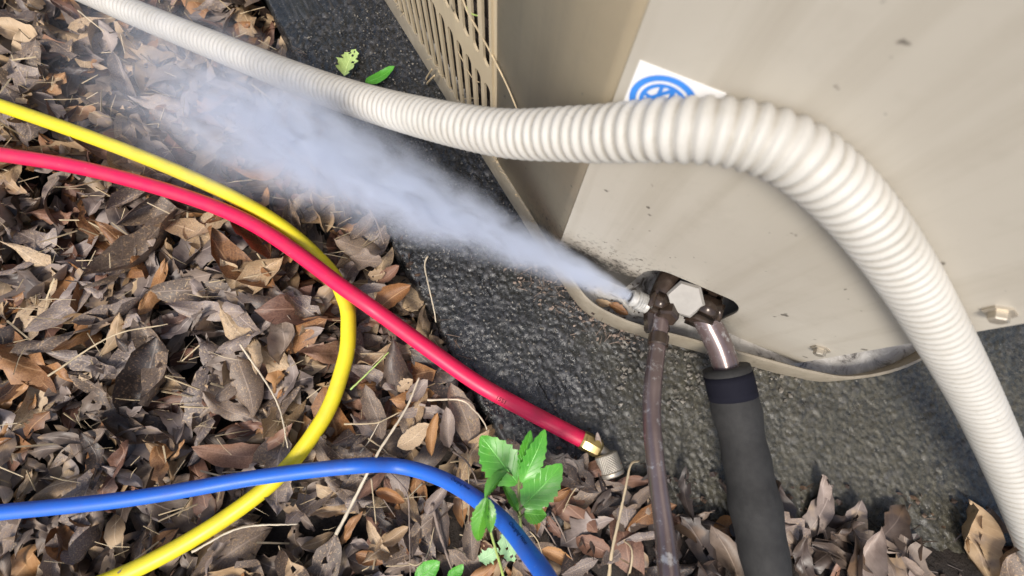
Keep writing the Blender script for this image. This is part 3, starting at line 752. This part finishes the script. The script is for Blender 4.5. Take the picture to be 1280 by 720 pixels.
def where(u, v):
    a = slab_ab(*at(u, v, 0)[:2])[0]
    if u > 850: return 'on the soil right of the brown pipe'
    if u > 655 and v > 545: return 'on soil between green plant and brown pipe'
    if v < hose_v(u, REDL): return 'in the litter behind the red hose' if u < 400 else 'by the slab edge behind the red hose'
    if v > hose_v(u, BLUEL): return 'before the blue hose at far left' if u < 300 else ('before the blue hose by the big straw' if u < 520 else 'before the blue hose near the seedling')
    if u < 425: return 'inside the bend of the yellow hose' if v > 400 else 'between the red and yellow hoses' if u < 330 else 'beside the yellow hose'
    return 'between the red and blue hoses' if u < 530 else 'between the hoses near the slab edge'
HOSES = np.array(HOSES)
# scatter: list of (matrix, variant, colour, layer, point)
leaves = []
cam_x, cam_y = 0, 0
def try_leaf(x, y, layer, rr):
    a, b = slab_ab(x, y)
    d = (x - B0.x) * bn.x + (y - B0.y) * bn.y
    h = float(soil_h(x, y))
    if a < -.004 or (d > .03 and a < .035 and a < .012 + .0 * d):                                       # beside the slab: a deep heap of leaves
        zz = h + .004 + layer * .0085 + rr.uniform(0, .006)
        if a > -.02: zz -= .004
        tilt = .27
        col = rr.choices(COLS, (28, 21, 12, 13, 17, 9))[0]
    elif d > .004:                                   # thin cover over the washed-in soil
        if layer > 1 or rr.random() > (.85 if layer == 0 else .45): return
        zz = max(h, 0.001) + .002 + layer * .004 + rr.uniform(0, .004)
        tilt = .14
        col = rr.choices(COLS, (24, 16, 36, 6, 3, 15))[0]
    else: return
    L = rr.triangular(.024, .076, .044) * (1 if d < .004 else .8)
    if layer == 2 and rr.random() < .22: L *= .5
    dh = np.hypot(HOSES[:, 0] - x, HOSES[:, 1] - y) - .22 * L
    q = int(np.argmin(dh))
    if dh[q] < .008 and zz + .006 > HOSES[q, 2] - .006:
        if layer == 2: return
        zz = min(zz, HOSES[q, 2] - .013)
    m = leaf_matrix(V(x, y, zz), L, rr.uniform(0, 2 * PI), rr.gauss(0, tilt), rr.gauss(0, tilt * 1.1))
    leaves.append((m, rr.randrange(len(VARS)), col, layer, V(x, y, zz), L))
rr = random.Random(5)
for layer, cnt in ((0, 2500), (1, 2100), (2, 1750)):
    for _ in range(cnt):
        try_leaf(rr.uniform(-.62, .62), rr.uniform(-.24, .46), layer, rr)
def show(it):
    m, k, c, layer, p, L = it; u, v = px(p)
    if not (-6 < u < 1286 and -6 < v < 726): return -1
    for (x, y) in ((0, 0),):
        # keep leaves that would sit inside a hose, the pipe or the pan out of the top layer
        pass
    dep = (ROT.transposed() @ (p - CAM)).z
    return L * L / (dep * dep) * (1, 1.6, 3.2)[layer] * (1.3 if 430 < u < 850 else .6)
order = sorted(range(len(leaves)), key=lambda i: -show(leaves[i]))
NIND = 262
single = [i for i in order[:NIND] if show(leaves[i]) > 0]
for i in single:
    m, k, c, layer, p, L = leaves[i]
    o = bpy.data.objects.new('fallen_leaf', var_mesh(k, c)); COL.objects.link(o); o.matrix_world = m
    u, v = px(p); tipv = m.col[0]; tipd = ('right', 'up', 'left', 'down')[int(((math.atan2(tipv[1], tipv[0]) + PI / 4) % (2 * PI)) // (PI / 2))]; size = 'large' if L > .048 else ('small' if L < .034 else 'middling')
    wr = 'narrow' if abs(VARS[k]['d'][0][len(VARS[k]['d'][0]) // 2 // 5 * 5][1]) < .17 else 'broad'
    tag(o, f"{size} {wr} {VARS[k]['word']} {c} leaf tip {tipd} {where(u, v)}", 'dead leaf', 'dead leaves lying on the ground')
for me in ME.values(): me.polygons.foreach_set('use_smooth', [True] * len(me.polygons))
# everything else in the litter is one mass
rest = [leaves[i] for i in set(range(len(leaves))) - set(single)]
vv = []; ff = []; uvs = []; mi = []; rn = []; base = 0
for (m, k, c, layer, p, L) in rest:
    v, f, uv = VARS[k]['d']; q = np.array(v) @ np.array(m.to_3x3()).T + np.array(m.translation)
    vv.append(q); ff.append(np.array(f) + base); uvs.append(np.array(uv)[np.array(f).ravel()]); mi += [COLS.index(c)] * len(f); rn += [rr.random()] * len(v); base += len(v)
vv = np.concatenate(vv); ff = np.concatenate(ff); uvs = np.concatenate(uvs)
me = bpy.data.meshes.new('leaf_litter'); me.vertices.add(len(vv)); me.vertices.foreach_set('co', vv.astype(np.float32).ravel())
me.loops.add(ff.size); me.loops.foreach_set('vertex_index', ff.ravel().astype(np.int32))
me.polygons.add(len(ff)); me.polygons.foreach_set('loop_start', np.arange(0, ff.size, 4, dtype=np.int32))
for c in COLS: me.materials.append(LEAF[c])
me.update(calc_edges=True)
me.polygons.foreach_set('material_index', np.array(mi, np.int32)); me.polygons.foreach_set('use_smooth', [True] * len(ff))
ul = me.uv_layers.new(name='UVMap'); ul.data.foreach_set('uv', uvs.astype(np.float32).ravel())
at_ = me.attributes.new('leaf_random', 'FLOAT', 'POINT'); at_.data.foreach_set('value', np.array(rn, np.float32))
lit = bpy.data.objects.new('leaf_litter', me); COL.objects.link(lit); tag(lit, kind='stuff')

# leaves one can single out --------------------------------------------------
def big_leaf(u0, v0, u1, v1, z, wr, col, label, seed, curl=.5, bend=.2, twist=.2, lift=0.0, rag=.05, lobes=0, roll=0.0):
    p0, p1 = at(u0, v0, z), at(u1, v1, z + lift); d = p1 - p0; L = d.length
    o = link('fallen_leaf', leaf_me('fallen_leaf', leaf_mesh(seed, wr, 13, 7, curl, bend, twist, rag, .9, 0, lobes), LEAF[col]), LEAF[col])
    yaw = math.atan2(d.y, d.x)
    o.matrix_world = leaf_matrix((p0 + p1) / 2, L, yaw, -math.atan2(lift, max(1e-6, math.hypot(d.x, d.y))), roll)
    return tag(o, label, 'dead leaf', 'dead leaves lying on the ground')
LB = -.002
big_leaf(496, 556, 538, 532, LB + .003, .52, 'tan', 'broad tan leaf lying flat just above the arch of the blue hose', 301, .15, .05, .1)
big_leaf(541, 570, 546, 516, LB + .006, .26, 'orange-brown', 'narrow rolled orange-brown leaf standing upright beside a two-toned grey leaf', 302, 1.3, .2, .3)
big_leaf(566, 558, 555, 510, LB + .008, .40, 'mauve-grey', 'two-toned grey and tan cupped leaf right of the rolled orange leaf', 303, .9, .5, .2)
big_leaf(586, 562, 568, 478, LB + .003, .38, 'grey-brown', 'large grey-brown leaf with a small hole beside the slab edge', 304, .3, .1, .4)
big_leaf(474, 550, 462, 480, LB + .002, .36, 'grey-brown', 'long drab grey-brown leaf with its tip up near the caption-free litter'.replace(' near the caption-free litter', ' left of the big straw'), 305, .5, .2, .5)
big_leaf(508, 500, 536, 476, LB + .004, .55, 'mauve-grey', 'pinkish grey crumpled leaf at the upper end of the big straw', 306, .4, .3, .4)
big_leaf(498, 490, 516, 474, LB + .006, .62, 'tan', 'small broken yellow-tan leaf below the red hose', 307, .2, .2, .2, rag=.14)
big_leaf(457, 652, 491, 696, LB + .003, .24, 'tan', 'pointed pale tan sliver of leaf in front of the blue hose', 308, .4, -.2, .2)
big_leaf(478, 676, 512, 660, LB + .004, .46, 'tan', 'small curled tan leaf right of the pointed pale sliver', 309, .8, .3, .3)
big_leaf(446, 690, 478, 706, LB + .004, .48, 'orange-brown', 'orange patched brown leaf at the lower left corner of the view', 310, .5, .1, .2)
big_leaf(470, 618, 508, 622, LB + .004, .40, 'orange-brown', 'crumpled pinkish orange leaf just in front of the blue hose', 311, .7, .6, .5)
big_leaf(536, 645, 556, 604, LB + .005, .40, 'mauve-grey', 'folded pale grey leaf tucked under the front of the blue hose', 312, .8, .1, .2)
big_leaf(560, 690, 548, 622, LB + .002, .36, 'dark brown', 'long dark brown leaf pointing at the blue hose', 313, .5, .1, .3)
big_leaf(596, 700, 586, 640, LB + .002, .42, 'grey-brown', 'broad grey-brown leaf under the hanging green seedling leaves', 314, .4, .1, .3)
big_leaf(676, 690, 720, 702, .010, .36, 'orange-brown', 'smooth orange-brown leaf lying on soil right of the blue hose', 315, .5, .15, .1)
big_leaf(722, 668, 762, 698, .010, .52, 'red-brown', 'speckled brown oval leaf lying between the blue hose and the curved stalk', 316, .25, .1, .1)
big_leaf(700, 714, 748, 702, .010, .34, 'mauve-grey', 'grey leaf at the bottom of the view below the speckled oval leaf', 317, .3, .1, .1)
big_leaf(684, 644, 700, 672, .010, .40, 'red-brown', 'ragged rust-coloured leaf under the roots of the green plant', 318, .6, .3, .4, rag=.14)
big_leaf(686, 624, 714, 610, .011, .36, 'orange-brown', 'small orange leaf right of the green plant', 319, .4, .1, .2)
big_leaf(697, 600, 724, 612, .010, .42, 'mauve-grey', 'mauve-grey leaf right of the upper green leaves', 320, .4, .2, .3)
big_leaf(702, 574, 722, 592, .011, .50, 'mauve-grey', 'pointed grey leaf left of the knurled hose nut', 321, .4, .2, .3)
big_leaf(726, 597, 734, 566, .009, .48, 'grey-brown', 'upright grey leaf tucked behind the knurled hose nut', 322, .5, .2, .3)
big_leaf(744, 566, 748, 540, .008, .30, 'mauve-grey', 'thin pale leaf sliver poking up behind the brass hose end', 323, .5, .1, .2, .006)
big_leaf(742, 640, 778, 626, .009, .45, 'dark brown', 'dark wet leaf on the soil below the knurled nut', 324, .3, .1, .1)
big_leaf(790, 640, 812, 604, .008, .36, 'grey-brown', 'angular grey-brown leaf between the curved stalk and the brown pipe', 325, .4, .1, .1)
big_leaf(472, 392, 512, 356, .004, .52, 'orange-brown', 'glossy orange-brown leaf just above the red hose at the slab edge', 326, .7, .2, .3)
big_leaf(446, 368, 484, 356, .004, .34, 'mauve-grey', 'pale silvery leaf just above the red hose', 327, .4, .2, .2)
big_leaf(460, 344, 482, 342, .006, .70, 'tan', 'small yellow-tan leaf above the pale silvery leaf', 328, .3, .2, .2, rag=.14)
big_leaf(438, 322, 478, 330, .005, .55, 'grey-brown', 'broad brown lobed leaf beside the slab under the drifting vapour', 329, .4, .3, .3, lobes=2)
big_leaf(470, 352, 500, 334, .004, .48, 'red-brown', 'reddish brown pointed leaf at the slab edge above the orange leaf', 330, .5, .3, .3)
big_leaf(438, 300, 470, 268, .003, .42, 'grey-brown', 'brown leaf half hidden by vapour at the slab edge', 331, .5, .2, .3)
# leaf scraps washed into the pan
for (a, b, c, d, col, lab, wd) in ((760, 382, 785, 392, 'orange-brown', 'wet orange leaf scrap inside the base pan under the vapour jet', .45), (744, 376, 764, 380, 'tan', 'pale leaf scrap at the left end inside the base pan', .5), (768, 396, 784, 391, 'mauve-grey', 'small dark grey leaf scrap by the rim inside the base pan', .4)):
    o = big_leaf(a, b, c, d, .012, wd, col, lab, 340 + a, .3, .2, .3, rag=.12)

# fine debris: leaf crumbs, grit
def scatter_bits(name, n, gen, mat, shapes):
    v = []; f = []
    for _ in range(n):
        g = gen()
        if g is None: continue
        p, sc = g; R3 = np.array(Matrix.Rotation(random.uniform(0, 6.3), 3, V(random.gauss(0, 1), random.gauss(0, 1), random.gauss(0, 1) + .01).normalized()))
        b = len(v); pts_, fs = random.choice(shapes)
        for q in pts_: v.append(np.array(p) + R3 @ (np.array(q) * sc))
        f += [tuple(b + i for i in fc_) for fc_ in fs]
    o = link(name, mesh_py(name, v, f), mat, None, False); tag(o, kind='stuff'); return o
octa = ([(1, 0, 0), (-.8, .1, 0), (0, .7, .1), (0, -.8, 0), (.1, 0, .6), (0, .1, -.6)], [(0, 2, 4), (2, 1, 4), (1, 3, 4), (3, 0, 4), (2, 0, 5), (1, 2, 5), (3, 1, 5), (0, 3, 5)])
flake = ([(-1, -.4, 0), (.2, -.6, .15), (1, .1, 0), (.1, .5, .2), (-.7, .4, -.1)], [(0, 1, 2, 3, 4)])
sliver = ([(-2, -.12, 0), (2, -.08, .1), (2, .1, .1), (-2, .12, 0), (-2, 0, .16), (2, 0, .24)], [(0, 1, 5, 4), (3, 4, 5, 2), (0, 3, 2, 1)])
def g_slab():
    a, b = random.uniform(.004, .33), random.uniform(-.12, .34)
    p = SO + ea * a + eb * b
    return (p.x, p.y, .0003), random.choice((.0004, .0006, .0006, .0009, .0013))
scatter_bits('slab_grit', 4200, g_slab, M_GRIT, [octa])
def g_peb():
    p = at(random.uniform(770, 1000), random.triangular(412, 520, 430), 0)
    return (p.x, p.y, .0006), random.choice((.0009, .0013, .0018, .0026))
scatter_bits('pale_gravel', 260, g_peb, M_GRIT, [octa])
def g_edge():
    a, b = -abs(random.gauss(0, .02)) + .012, random.uniform(-.2, .34)
    p = SO + ea * a + eb * b
    return (p.x, p.y, .001 if a > .004 else -.022), random.uniform(.001, .0032)
scatter_bits('leaf_crumbs', 500, g_edge, LEAF['dark brown'], [flake, sliver])
def g_soil():
    x, y = random.uniform(.0, .45), random.uniform(-.2, .06)
    d = (x - B0.x) * bn.x + (y - B0.y) * bn.y
    if d < -.012: return None
    return (x, y, max(float(soil_h(x, y)), .0) + .001), random.uniform(.001, .0038)
scatter_bits('soil_crumbs', 1500, g_soil, LEAF['dark brown'], [flake, sliver, octa])
def g_lit():
    x, y = random.uniform(-.5, .12), random.uniform(-.15, .38)
    a, b = slab_ab(x, y)
    if a > -.003: return None
    return (x, y, random.uniform(-.014, .004)), random.choice((.002, .003, .004, .006))
needle = ([(-2, -.05, 0), (2, -.03, .1), (2, .03, .1), (-2, .05, 0), (0, 0, .35), (0, .06, .30), (0, -.06, .3)], [(0, 6, 4, 3), (6, 1, 2, 4), (3, 4, 5), (4, 2, 5)])
scatter_bits('straw_bits', 1100, g_lit, M_STRAW, [needle, sliver])
def g_rim():
    t = random.random(); p = at(640 + 150 * t + random.gauss(0, 10), 330 + 100 * t + random.gauss(0, 12), 0)
    return (p.x, p.y, .0012), random.uniform(.0008, .0022)
scatter_bits('rim_debris', 260, g_rim, M_TWIG, [sliver, flake])
def g_lip():
    p = pan0 + pd * random.uniform(0, .24) - nL * random.uniform(.0, .004)
    return (p.x, p.y, .0242), random.uniform(.0008, .0020)
scatter_bits('lip_debris', 110, g_lip, M_STRAW, [sliver, needle, flake])
def g_pan():
    p = at(random.uniform(730, 800), random.uniform(350, 400), .01)
    return (p.x, p.y, .010), random.uniform(.0006, .0018)
scatter_bits('pan_debris', 55, g_pan, LEAF['dark brown'], [sliver, flake, octa])

# ------------------------------------------------------------------ straws and twigs
def straw(pts, r, mat, label, cat='straw', name='dry_straw', group='dry straws and twigs in the litter', z=.004):
    Q = []
    for q in pts:
        Q.append(tuple(at(q[0], q[1], q[2] if len(q) > 2 else z)))
    P, s = resample(spline(Q, 8), .0015)
    P = P + RNG.normal(0, .00006, P.shape); m = len(P)
    rad = [r * (1 - .45 * i / m) * (1 + .10 * math.sin(i * .9)) for i in range(m)]
    o = tube(name, P, rad, mat, None, 8, .7); return tag(o, label, cat, group)
straw([(420, 668, .004), (438, 634, .006), (471, 569, .012), (492, 536, .010), (510, 506, .010), (524, 472, .008)], .00125, M_PALESTRAW, 'long thick pale straw running up under the blue hose')
straw([(464, 598), (467, 625), (470, 655)], .0006, M_STRAW, 'thin upright straw in front of the blue hose at left')
straw([(488, 592), (502, 606), (510, 622), (512, 670), (513, 724)], .0006, M_TWIG, 'thin dark bent stem hanging down from the blue hose')
straw([(540, 630), (550, 668), (565, 712)], .0012, M_TWIG, 'grey knobbly twig in front of the blue hose', 'twig', 'dry_twig')
straw([(511, 704), (522, 706), (534, 694), (543, 659)], .0005, M_STRAW, 'fine curved straw joined to the grey twig')
straw([(430, 530), (468, 529), (484, 523), (500, 515)], .0007, M_STRAW, 'short tan straw lying across the long thick one')
straw([(534, 500), (575, 500, .004), (592, 512, .008), (606, 530, .010), (611, 549, .008)], .0008, M_PALESTRAW, 'pale arched straw over the slab edge above the green plant')
straw([(566, 564), (585, 579), (598, 606)], .0007, M_TWIG, 'short brown stem between the blue hose and the green plant')
straw([(585, 567), (586, 610), (585, 655)], .0004, M_STRAW, 'very thin straight straw crossing under the blue hose')
straw([(528, 604), (508, 624)], .0005, M_STRAW, 'tiny slanted straw in front of the blue hose')
straw([(438, 487, .006), (462, 464, .008), (486, 440, .010)], .0007, M_LIMESTEM, 'yellow-green grass stem left of the slab under the red hose')
straw([(450, 566), (462, 550), (474, 528)], .0005, M_PALESTRAW, 'small pale straw above the left of the blue hose')
straw([(438, 577), (470, 573), (480, 568)], .0005, M_STRAW, 'thin straw lying along the top of the blue hose')
straw([(460, 548), (480, 562), (486, 570)], .0006, M_STRAW, 'short yellow straw crossing the long one above the blue hose')
straw([(470, 612), (482, 628), (494, 646)], .0005, M_TWIG, 'dark fine stem across the crumpled orange leaf')
straw([(761, 724, .012), (765, 689, .014), (777, 634, .022), (784, 600, .026), (789, 580, .026), (799, 576, .020)], .0012, M_STRAW, 'hooked dry stalk standing left of the brown pipe', 'stalk', 'dry_stalk')
straw([(785, 724, .010), (790, 700, .014), (788, 683, .014), (776, 673, .008)], .0009, M_STRAW, 'smaller hooked stalk at the foot of the brown pipe', 'stalk', 'dry_stalk')
straw([(535, 320, .002), (531, 333, .004), (538, 367, .008), (543, 390, .006), (545, 403, .003)], .0007, M_PALESTRAW, 'pale bent straw alone on the wet slab', z=.004)
straw([(462, 262, .004), (471, 278, .008), (480, 305, .004)], .0007, M_TWIG, 'short twig poking out at the slab edge in the vapour', 'twig', 'dry_twig')
straw([(690, 640), (704, 668), (716, 700)], .0006, M_TWIG, 'dark thin twig beside the smooth orange-brown leaf', 'twig', 'dry_twig', z=.012)
straw([(722, 606), (712, 622), (704, 640)], .0005, M_STRAW, 'fine straw on the soil right of the green plant', z=.012)
straw([(664, 640), (682, 660), (700, 690)], .0006, M_TWIG, 'root-like stem running from the foot of the green plant', 'twig', 'dry_twig', z=.011)
straw([(662, 664), (672, 676), (680, 700)], .0004, M_STRAW, 'fine root strand right of the blue hose', z=.011)
straw([(300, 430), (345, 500), (360, 560)], .0008, M_PALESTRAW, 'pale straw far left between the red and blue hoses')
straw([(60, 470), (140, 420), (210, 405)], .0008, M_STRAW, 'long straw at the far left above the blue hose')
straw([(240, 690), (300, 660), (372, 655)], .0008, M_PALESTRAW, 'pale straw at the far left in front of the blue hose')
# grass stems caught on the louvres
def onL(u, v, off=.0012): return tuple(on(u, v, BEND, nL) + nL * off)
def wall_straw(pts, r, mat, label, name='dry_straw'):
    P, s = resample(spline([onL(*q) for q in pts], 8), .0015)
    o = tube(name, P, [r * (1 - .3 * i / len(P)) for i in range(len(P))], mat, None, 8); return tag(o, label, 'straw', 'straws caught on the louvred panel')
wall_straw([(578, -12), (586, 12), (596, 30), (612, 58), (625, 83), (637, 108), (649, 137)], .0007, M_STRAW, 'long straw slanting down across the louvres beside the plain panel')
wall_straw([(586, 8), (592, 16), (601, 19)], .0005, M_LIMESTEM, 'short greenish stem branching off the long louvre straw')
wall_straw([(573, 60), (582, 78), (592, 96), (601, 102)], .0004, M_STRAW, 'fine straw crossing the lower row of louvre slots')
wall_straw([(578, 124), (588, 122), (600, 122)], .0004, M_STRAW, 'tiny straw lying across the lowest louvre slots above the ribbed hose')
kp0 = on(546, 96, BEND, nL)
pts_ = [(548, 83, .006), (543, 94, .008), (541, 104, .005), (547, 98, .010), (553, 90, .007), (545, 100, .009), (540, 106, .004)]
P, s = resample(spline([tuple(on(u, v, BEND, nL) + nL * o_) for u, v, o_ in pts_], 8), .001)
tag(tube('dry_straw', P, .0008, M_STRAW, None, 8), 'small knot of straw snagged on the pan rim below the louvres', 'straw', 'straws caught on the louvred panel')

# ------------------------------------------------------------------ green plants
def blade(p0, p1, wr, mat, parent, seed, sag=.0, roll=0.0, curl=.25, tooth=.16, name='leaf', nl=17):
    """a living leaf from its base p0 to its tip p1"""
    r = random.Random(seed); d = p1 - p0; L = d.length; ex = d.normalized()
    ey = V(0, 0, 1).cross(ex).normalized(); ez = ex.cross(ey)
    ey, ez = ey * math.cos(roll) + ez * math.sin(roll), ez * math.cos(roll) - ey * math.sin(roll)
    v = []; uv = []; f = []; nw = 7
    for i in range(nl):
        t = i / (nl - 1)
        w = wr * L * .5 * (math.sin(PI * min(1, t * .97 + .02) ** .85) ** .75)
        for j in range(nw):
            c = j / (nw - 1) * 2 - 1
            ww = w
            if abs(c) == 1: ww *= 1 + (tooth if i % 2 else -tooth * .2) * (1 if .15 < t < .97 else 0)
            z = abs(c) * w * curl + sag * L * (4 * t * (1 - t)) + .012 * L * math.sin(t * 8 + seed + c * 2)
            back = -abs(c) * (0.05 * L if i % 2 and tooth else 0)
            v.append(p0 + ex * (t * L + back * tooth) + ey * (c * ww) + ez * z); uv.append((t, j / (nw - 1)))
    for i in range(nl - 1):
        for j in range(nw - 1): f.append((i * nw + j, (i + 1) * nw + j, (i + 1) * nw + j + 1, i * nw + j + 1))
    o = link(name, leaf_me(name, (v, f, uv), mat), mat, parent); return o
PB = at(652, 672, .006)
plant = empty('green_plant', PB, 'bright green young plant with toothed leaves growing between hose and slab', 'plant')
def stem(pts, r, mat, parent, name='stem'):
    P, s = resample(spline([tuple(p) for p in pts], 8), .0015); return tube(name, P, [r * (1 - .35 * i / len(P)) for i in range(len(P))], mat, parent, 10)
stem([PB, at(651, 656, .022), at(649, 632, .036), at(648.5, 606, .046), at(651, 590, .052)], .0011, M_STEM, plant)
for a in ((660, 664), (668, 670), (656, 684), (664, 680)):
    stem([PB + V(0, 0, .004), at((652 + a[0]) / 2 + 2, (670 + a[1]) / 2, .008), at(*a, .008)], .0004, M_STRAW, plant, 'root')
lf = [((647, 604, .047), (601, 545, .050), .62, .02, M_GREEN, .15), ((651, 588, .053), (663, 538, .052), .34, .05, M_GREEN, .3), ((652, 603, .050), (681, 537, .056), .36, .06, M_GREEN, .2),
      ((654, 633, .040), (702, 580, .046), .56, .03, M_GREEN, .15), ((655, 642, .036), (683, 644, .034), .72, .05, M_GREEN2, .2),
      ((634, 590, .052), (606, 625, .046), .42, .05, M_GREEN2, .7), ((647, 640, .038), (626, 602, .042), .30, .04, M_GREEN2, .5)]
for i, (a, b, wr, sg, m, cu) in enumerate(lf):
    blade(at(*a), at(*b), wr, m, plant, 50 + i, sg, (-.1, .1, .25, .15, -.1, .9, .6)[i], cu)
    stem([at(649, a[1] + 6 if a[0] > 640 else 600, .042), at(*a)], .0007, M_STEM, plant, 'leaf_stalk')
SB = at(632, 735, .0)
seed = empty('green_seedling', SB, 'slender seedling with two hanging leaves on a lime stem over the blue hose', 'plant')
stem([SB, at(627, 712, .02), at(620, 688, .05), at(613, 662, .078), at(609, 632, .085), at(609, 622, .085)], .0009, M_LIMESTEM, seed)
blade(at(608, 622, .086), at(598, 676, .072), .30, M_GREEN2, seed, 71, .10, .35, .5)
blade(at(610, 624, .086), at(613, 666, .082), .34, M_GREEN2, seed, 72, .06, -.3, .4)
def loose(u0, v0, u1, v1, z, wr, mat, label, seed_, rag=.14, name='green_leaf', curl=.2):
    p0, p1 = at(u0, v0, z), at(u1, v1, z); o = link(name, leaf_me(name, leaf_mesh(seed_, wr, 15, 7, curl, .1, .15, rag, .8), mat), mat)
    d = p1 - p0; o.matrix_world = leaf_matrix((p0 + p1) / 2, d.length, math.atan2(d.y, d.x), 0, .1); return tag(o, label, 'leaf', 'green leaves lying about')
loose(628, 664, 645, 701, .012, .58, M_PALE, 'pale green torn leaf just left of the blue hose', 401, .2)
loose(600, 702, 622, 684, .012, .66, M_PALE, 'smaller pale green torn leaf left of the lime stem', 402, .2)
loose(518, 722, 551, 704, .012, .70, M_GREEN, 'green leaf tip at the bottom edge of the view', 403, .03)
loose(562, 724, 578, 704, .012, .60, M_GREEN, 'small green leaf right of the green leaf tip at the bottom', 404, .03)
loose(456, 102, 494, 85, .004, .34, M_LIME if False else M_GREEN, 'fresh green pointed leaf lying on the slab behind the ribbed hose', 405, .02)
loose(432, 96, 444, 62, .004, .50, M_LIME, 'torn lime-yellow leaf on the slab at the upper left', 406, .22, curl=.5)

# ------------------------------------------------------------------ the vapour jet
LEN = (JET1 - JET0).length * 1.9
R0, R1 = .0052, .072
seg, nr = 26, 28; v = []; f = []
q = jd.to_track_quat('X', 'Z').to_matrix()
def jr(x): return R0 + (R1 - R0) * (x / LEN) ** .95
for i in range(seg + 1):
    x = LEN * i / seg
    for k in range(nr):
        a = 2 * PI * k / nr; r = jr(x) * 1.12; v.append((x, r * math.cos(a), r * math.sin(a)))
for i in range(seg):
    for k in range(nr): f.append((i * nr + k, i * nr + (k + 1) % nr, (i + 1) * nr + (k + 1) % nr, (i + 1) * nr + k))
f.append(tuple(range(nr - 1, -1, -1))); f.append(tuple(range(seg * nr, (seg + 1) * nr)))
k = NT('refrigerant_vapour'); k.t.nodes.remove(k.b)
g = k.obj(); sp = k.n('SeparateXYZ'); k.l(g, sp.inputs[0]); X = sp.outputs[0]
rad_ = k.math('SQRT', k.math('ADD', k.math('POWER', sp.outputs[1], 2.0), k.math('POWER', sp.outputs[2], 2.0)))
R_ = k.math('ADD', k.math('MULTIPLY', k.math('POWER', k.math('DIVIDE', k.math('MAXIMUM', X, .0), LEN), .95), R1 - R0), R0)
mp = k.n('Mapping'); mp.inputs['Scale'].default_value = (.55, 1, 1); k.l(g, mp.inputs['Vector'])
nz = k.noise(mp.outputs[0], 30, 5, .68, .6); nz2 = k.noise(mp.outputs[0], 14, 2, .5)
rel = k.math('DIVIDE', rad_, R_)
rel = k.math('ADD', rel, k.math('MULTIPLY', k.math('SUBTRACT', nz, .5), k.math('MULTIPLY', k.math('MINIMUM', k.math('MULTIPLY', X, 9.0), 1.0), 1.1)))
def sstep(v, lo, hi):
    o = k.n('MapRange'); o.inputs[1].default_value = lo; o.inputs[2].default_value = hi; k.l(v, o.inputs[0]); t = o.outputs[0]
    return k.math('MULTIPLY', k.math('MULTIPLY', t, t), k.math('SUBTRACT', 3.0, k.math('MULTIPLY', t, 2.0)))
core = sstep(rel, 1.0, .15)
fall = k.math('DIVIDE', 4.2, k.math('POWER', R_, 1.0))
end = sstep(X, LEN * .97, LEN * .50)
nz3 = k.noise(mp.outputs[0], 75, 5, .65, .6)
core2 = k.math('ADD', core, k.math('MULTIPLY', sstep(rel, .6, .0), 1.6))
den = k.math('MULTIPLY', k.math('MULTIPLY', core2, fall), k.math('MULTIPLY', k.math('MULTIPLY', end, k.ramp(nz3, [(.38, .12), (.60, 1.0)])), k.ramp(nz2, [(.3, .35), (.6, 1.0)])))
pv = k.n('VolumePrincipled'); pv.inputs['Color'].default_value = (.82, .87, .97, 1); pv.inputs['Anisotropy'].default_value = .0
k.l(den, pv.inputs['Density']); k.l(pv.outputs[0], k.out.inputs['Volume'])
jet = link('refrigerant_vapour', mesh_py('refrigerant_vapour', v, f), k.m)
jet.matrix_world = Matrix.Translation(JET0 + jd * .0006) @ q.to_4x4()
tag(jet, 'jet of bluish white vapour blowing left from the open valve port', 'vapour', None, 'stuff')
